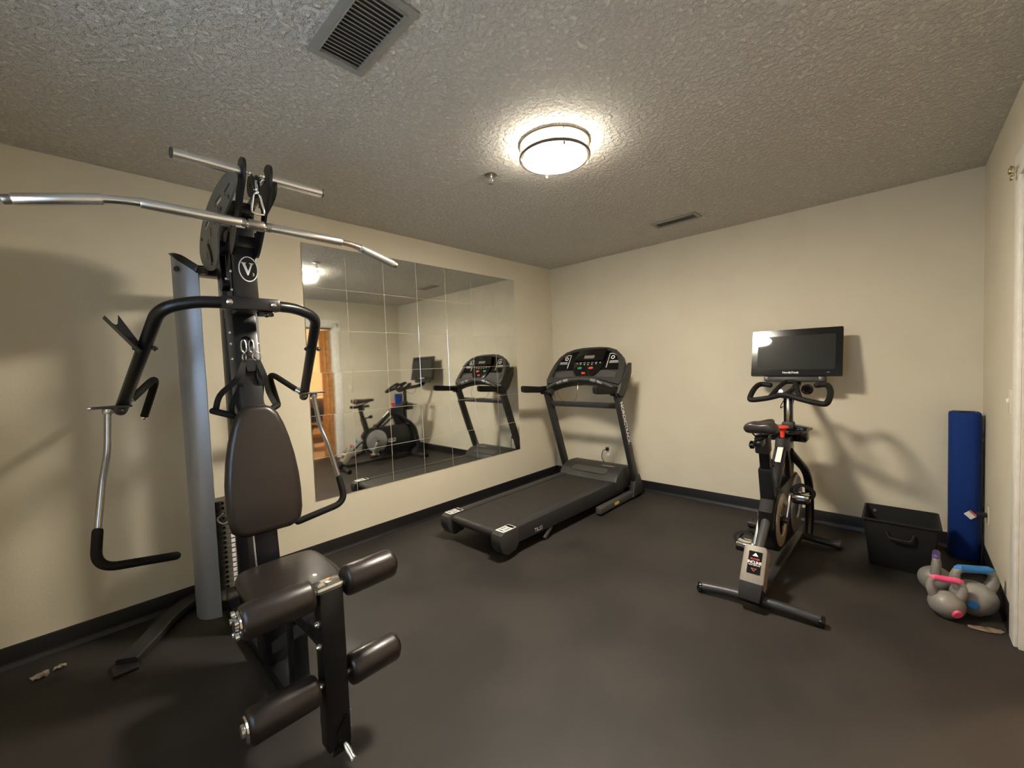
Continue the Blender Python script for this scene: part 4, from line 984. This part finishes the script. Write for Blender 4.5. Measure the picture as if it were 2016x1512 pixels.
st_ = [(-1.352, .055, .020, .942), (-1.349, .074, .038, .950), (-1.338, .084, .052, .956), (-1.30, .089, .058, .960), (-1.25, .081, .054, .956), (-1.20, .054, .046, .950), (-1.14, .032, .038, .947), (-1.08, .024, .034, .944), (-1.050, .018, .028, .940), (-1.040, .006, .012, .932)]
rings = []
for x, w_, h_, zt in [(a, b, c * 1.25, d) for a, b, c, d in st_]:
    r_ = []
    for k in range(20):
        a = 2 * PI * k / 20; cx_, sz = [math.copysign(abs(q) ** .65, q) for q in (math.cos(a), math.sin(a))]
        dip = .012 * max(0, 1 - (abs(cx_) * w_ / .03) ** 2) if w_ > .045 and sz > 0 else 0
        drop = .012 * (abs(cx_) ** 2) * (w_ / .084)
        r_.append(bm.verts.new((x, BY + w_ * cx_ * (1.0 if sz > -.3 else .92), zt - h_ / 2 + sz * h_ / 2 - drop - dip)))
    rings.append(r_)
for a, b in zip(rings, rings[1:]):
    for k in range(20): bm.faces.new((a[k], a[(k + 1) % 20], b[(k + 1) % 20], b[k]))
bm.faces.new(rings[0]); bm.faces.new(rings[-1])
sd = obj('saddle', bm, vinyl_m, bk, angle=80)
sm_ = sd.modifiers.new('sub', 'SUBSURF'); sm_.levels = 1; sm_.render_levels = 2
for s in (-1, 1):
    obj('saddle_rail', tube(NB(), spline([B(-1.33, .905, s * .045), B(-1.30, .872, s * .030), B(-1.22, .868, s * .022), B(-1.12, .90, s * .012), B(-1.07, .915, s * .008)], 4), .0045, 8), gloss_m, sd)
# frame tubes, head
obj('top_tube', beam(NB(), B(-1.03, .500), B(-.735, .735), .052, .058, up=(0, 1, 0), bev=.012), black_m, bk)
TT = V((.295, 0, .235)).normalized(); TN = V((-.235, 0, .295)).normalized()
sk = B(-.83, .660) + TN * .0325
obj('tube_sticker', box(NB(), (0, 0, 0), (.125, .032, .0015), frame(sk, TT, z=TN), bev=.0005), white_m, bk)
obj('lower_tube', beam(NB(), B(-.96, .480), B(-.70, .665), .030, .034, up=(0, 1, 0), bev=.008), gunmetal_m, bk)
ys_ = V((-.80, BY - .0160, .60))
obj('warning_strip', box(NB(), (0, 0, 0), (.085, .0015, .016), frame(B(-.815, .570) + V((0, -.0185, .02)), TT, z=TN)), yellow_m, bk)
obj('head_block', prism(NB(), [(-.795, .700), (-.77, .775), (-.64, .790), (-.585, .74), (-.575, .56), (-.63, .47), (-.70, .50), (-.73, .62)], .078, XZ, bev=.014), black_m, bk)
for s in (-1, 1):
    q = [B(-.70, .685, s * .030), B(-.60, .600, s * .062), B(-.50, .52, s * .088), B(-.430, .42, s * .097), B(-.395, .27, s * .098), B(-.405, .14, s * .097), B(-.435, .055, s * .095)]
    obj('front_fork', tube(NB(), spline(q, 5), .026, 16), black_m, bk)
obj('tray', prism(NB(), smooth2([(-.70, -.045), (-.60, -.10), (-.45, -.115), (-.385, -.10), (-.385, .10), (-.45, .115), (-.60, .10), (-.70, .045)], 3), .016, Matrix.Translation((0, BY, .800)), bev=.004), gloss_m, bk)
for s in (-1, 1): obj('dumbbell_cradle', prism(NB(), [(.020, .035), (.105, .020), (.108, -.065), (.098, -.078), (.020, -.075)] if s < 0 else [(-x, y) for x, y in [(.020, .035), (.105, .020), (.108, -.065), (.098, -.078), (.020, -.075)]], .10, frame(B(-.50, .80), (0, -1, 0), y=(0, 0, 1)), bev=.006), gloss_m, bk)
# resistance knob
obj('resistance_knob', lathe(NB(), [(0, .032), (.026, .032), (.036, .028), (.038, .020), (.030, .012), (.016, .004), (.013, -.02), (.012, -.045), (0, -.045)], Matrix.Translation(B(-.738, .825)), 28), red_m, bk)
# mast
obj('mast', beam(NB(), B(-.535, .55), B(-.535, 1.03), .044, .052, up=(0, 1, 0), bev=.006), gloss_m, bk)
obj('mast_plate', box(NB(), B(-.5635, .925), (.004, .018, .20), bev=.001), brass_m, bk)
obj('mast_collar', box(NB(), B(-.54, .835), (.075, .070, .05), bev=.010), plastic_m, bk)
obj('bar_stem', beam(NB(), B(-.55, 1.03), B(-.66, 1.055), .06, .035, bev=.008), gloss_m, bk)
hb = [V(p) for p in ((-.530, -2.345, 1.112), (-.530, -2.285, 1.118), (-.600, -2.262, 1.090), (-.705, -2.258, 1.032), (-.715, -2.285, 1.022), (-.705, -2.37, 1.036), (-.680, -2.455, 1.056), (-.705, -2.56, 1.030), (-.715, -2.655, 1.008), (-.705, -2.690, 1.016), (-.600, -2.695, 1.075), (-.530, -2.668, 1.115), (-.530, -2.615, 1.112))]
obj('handlebar', tube(NB(), spline(hb, 5), .0178, 16, dome=True), foam_m, bk)
lp = [V(p) for p in ((-.690, -2.375, 1.040), (-.600, -2.405, 1.095), (-.520, -2.432, 1.130), (-.505, -2.462, 1.135), (-.520, -2.492, 1.130), (-.600, -2.515, 1.095), (-.690, -2.545, 1.036))]
obj('aero_loop', tube(NB(), spline(lp, 5), .0150, 14), foam_m, bk)
obj('control_dial', torus(cyl(NB(), (-.515, -2.560, 1.082), (-.500, -2.560, 1.085), .016, 16), (-.512, -2.560, 1.083), (1, 0, .1), .026, .010, 28, 10), gloss_m, bk)
obj('media_knob', tube(NB(), [(-.60, -2.425, 1.07), (-.62, -2.425, 1.075)], .014, 16), steel_m, bk)
obj('cable', tube(NB(), spline([B(-.53, 1.02, .02), B(-.57, .98, .035), B(-.565, .955, .04), B(-.545, .965, .03)], 5), .003, 8), gloss_m, bk)
obj('cable', tube(NB(), spline([B(-.50, 1.00), B(-.42, .965), B(-.36, .975), B(-.33, 1.02), B(-.34, 1.07)], 5), .003, 8), gloss_m, bk)
# screen and its arm
obj('screen_arm', tube(NB(), fillet([B(-.58, 1.045), B(-.30, 1.070), B(-.185, 1.10), B(-.165, 1.24)], .05), .026, 14), gloss_m, bk)
tl, tr, bl, br = V((-0.172, -2.155, 1.519)), V((-0.166, -2.727, 1.515)), V((-0.244, -2.158, 1.166)), V((-0.238, -2.727, 1.160))
tcn = (tl + tr + bl + br) / 4; tx = ((tr - tl) + (br - bl)).normalized(); ty = ((tl - bl) + (tr - br)).normalized()
TVM = frame(tcn, tx, y=ty)
tw, th_ = .570, .360
sn = obj('screen', prism(NB(), rrect(tw, th_, .010), .030, TVM @ Matrix.Translation((0, 0, -.017)), bev=.004), gloss_m, bk)
obj('bezel', plate_holes(NB(), rrect(tw - .004, th_ - .004, .009), [rrect(.486, .258, .003)[::-1]], .003, TVM @ Matrix.Translation((0, 0, -.0005))), gloss_m, sn)
obj('glass', box(NB(), (0, 0, 0), (.486, .258, .002), TVM @ Matrix.Translation((0, .0, -.0008))), screen_m, sn)
text('NordicTrack', .0195, TVM @ Matrix.Translation((-.022, -.154, .0016)), 'screen_lettering', white_m, sn, bold=.0007)
text('iFIT', .012, TVM @ Matrix.Translation((.205, -.154, .0016)), 'screen_lettering', whitedim_m, sn)
obj('screen_back', prism(NB(), rrect(.36, .24, .03), .035, TVM @ Matrix.Translation((0, -.01, -.048)), bev=.010), plastic_m, sn)
obj('sound_bar', box(NB(), (0, 0, 0), (.385, .040, .045), TVM @ Matrix.Translation((.0, -.198, -.035)), bev=.008), plastic_m, bk)
for x in (-.178, .165): obj('sound_bar_cap', box(NB(), (0, 0, 0), (.034, .034, .006), TVM @ Matrix.Translation((x, -.198, -.012)), bev=.003), gunmetal_m, bk)

# ================================================================ STORAGE BIN, MAT, KETTLEBELLS
bn = thing('storage_bin', 'black open fabric storage bin against the back wall', 'bin', (-.445, -3.02, 0))
bm = NB(); cxb, cyb = -.455, -3.022
def rr(w_, d_, z, r=.02): return [bm.verts.new((cxb + x, cyb + y, z)) for x, y in rrect(w_, d_, r, 4)]
lay = [rr(.270, .280, .004), rr(.275, .285, .008), rr(.325, .335, .285), rr(.340, .350, .290), rr(.340, .350, .300), rr(.322, .332, .300), rr(.316, .326, .280), rr(.268, .278, .012)]
for a, b in zip(lay, lay[1:]):
    n = len(a)
    for i in range(n): bm.faces.new((a[i], a[(i + 1) % n], b[(i + 1) % n], b[i]))
bm.faces.new(lay[0]); bm.faces.new(lay[-1])
obj('bin_body', bm, binfab_m, bn)
obj('hole_bright_spot', tube(NB(), [(cxb + .157, cyb + .125, .262), (cxb + .150, cyb + .125, .262)], .009, 14), steel_m, bn)  # bright disc added in place of the lit wall behind the handle hole
obj('bin_handle', tube(NB(), fillet([(cxb - .168, cyb - .06, .24), (cxb - .176, cyb - .05, .20), (cxb - .176, cyb + .05, .20), (cxb - .168, cyb + .06, .24)], .02), .006, 8), nylon_m, bn)
ym = thing('exercise_mat', 'tall rolled blue foam mat standing upright in the right corner', 'mat', (-.105, -3.315, 0))
mo = rrect(.145, .140, .050, 7)
bm = NB(); lays = []
for z, k in ((.003, .93), (.012, 1.0), (.905, 1.0), (.918, .97), (.922, .90)):
    lays.append([bm.verts.new((-.105 + x * k, -3.315 + y * k, z)) for x, y in mo])
for a, b in zip(lays, lays[1:]):
    n = len(a)
    for i in range(n): bm.faces.new((a[i], a[(i + 1) % n], b[(i + 1) % n], b[i]))
bm.faces.new(lays[0]); bm.faces.new(lays[-1])
mt = obj('mat_roll', bm, blue_m, ym)
sp2 = [(-.105 + (.014 + .0095 * a / PI) * math.cos(a), -3.315 + (.014 + .0095 * a / PI) * math.sin(a), .9225) for a in [i * PI / 8 for i in range(72)]]
sp2 = [p for p in sp2 if abs(p[0] + .105) < .06 and abs(p[1] + 3.315) < .058]
obj('roll_edge', tube(NB(), sp2, .0012, 5), gloss_m, mt)
SM2 = frame((-.1785, -3.338, .292), (0, -1, .95), y=(0, 1, .95))
sk2 = obj('price_sticker', prism(NB(), rrect(.040, .044, .003), .0012, SM2), white_m, ym)
obj('sticker_edge', prism(NB(), rrect(.011, .044, .002), .0008, SM2 @ Matrix.Translation((.0145, 0, .0009))), orange_m, sk2)
def kettlebell(name, label, x, y, r, rot, mcol, hw_, hh, sq=.92):
    k = thing('kettlebell', label, 'kettlebell', (x, y, 0), 'kettlebells in the right corner')
    M = Matrix.Translation((x, y, 0)) @ Matrix.Rotation(rot, 4, 'Z')
    prof = [(0, .001), (r * .40, .001)]
    for i in range(3, 17):
        a = -PI / 2 + PI * i / 18; prof.append((r * math.cos(a), r * sq + r * sq * math.sin(a)))
    prof.append((r * .26, r * sq * 1.985)); prof.append((0, r * sq * 2.0))
    obj('bell', lathe(NB(), prof, M, 36), kb_m, k)
    zb = r * sq * 1.45; zt = r * 2 * sq + hh
    p = [(-r * .62, 0, zb), (-hw_ * .98, 0, zb + (zt - zb) * .55), (-hw_ * .80, 0, zt), (hw_ * .80, 0, zt), (hw_ * .98, 0, zb + (zt - zb) * .55), (r * .62, 0, zb)]
    hp = fillet([M @ V(q) for q in p], [.03, .035, .035, .03], 6)
    rr_ = r * .20
    nn = len(hp); rs = [rr_ * (1.5 - .5 * min(1, 4 * min(i, nn - 1 - i) / nn)) for i in range(nn)]
    h = obj('handle', tube(NB(), hp, rs, 14), kb_m, k)
    q = [M @ V((xx * hw_ * .80, 0, zt + .0015)) for xx in (-1.02, -.9, -.5, 0, .5, .9, 1.02)]
    obj('handle_grip', tube(NB(), q, [rr_ * .75] + [rr_ * 1.08] * 5 + [rr_ * .75], 14, dome=True), mcol, h)
    return k, M
k1, M1 = kettlebell('k', 'grey kettlebell with a pink handle top, smallest and nearest of the three', -1.035, -3.190, .068, math.radians(-80), kbpink_m, .062, .060)
pdv = V((-.83, -.50, -.22)).normalized()
obj('fill_plug', lathe(NB(), [(0, .008), (.016, .007), (.021, .002), (.021, -.004), (0, -.004)], frame(V((-1.035, -3.190, .0625)) + pdv * .0655, pdv.orthogonal(), z=pdv), 24), kbpink_m, k1)
k2, M2 = kettlebell('k', 'large grey kettlebell with a blue handle top beside the door casing', -.915, -3.290, .086, math.radians(-62), kbblue_m, .082, .062)
pdv = V((-.93, .10, -.05)).normalized()
obj('fill_plug', lathe(NB(), [(0, .009), (.016, .008), (.022, .002), (.022, -.004), (0, -.004)], frame(V((-.915, -3.290, .079)) + pdv * .0835, pdv.orthogonal(), z=pdv), 24), kbblue_m, k2)
k3, M3_ = kettlebell('k', 'grey kettlebell with a purple handle top behind the other two', -.765, -3.165, .074, math.radians(-4), kbpurple_m, .055, .066)
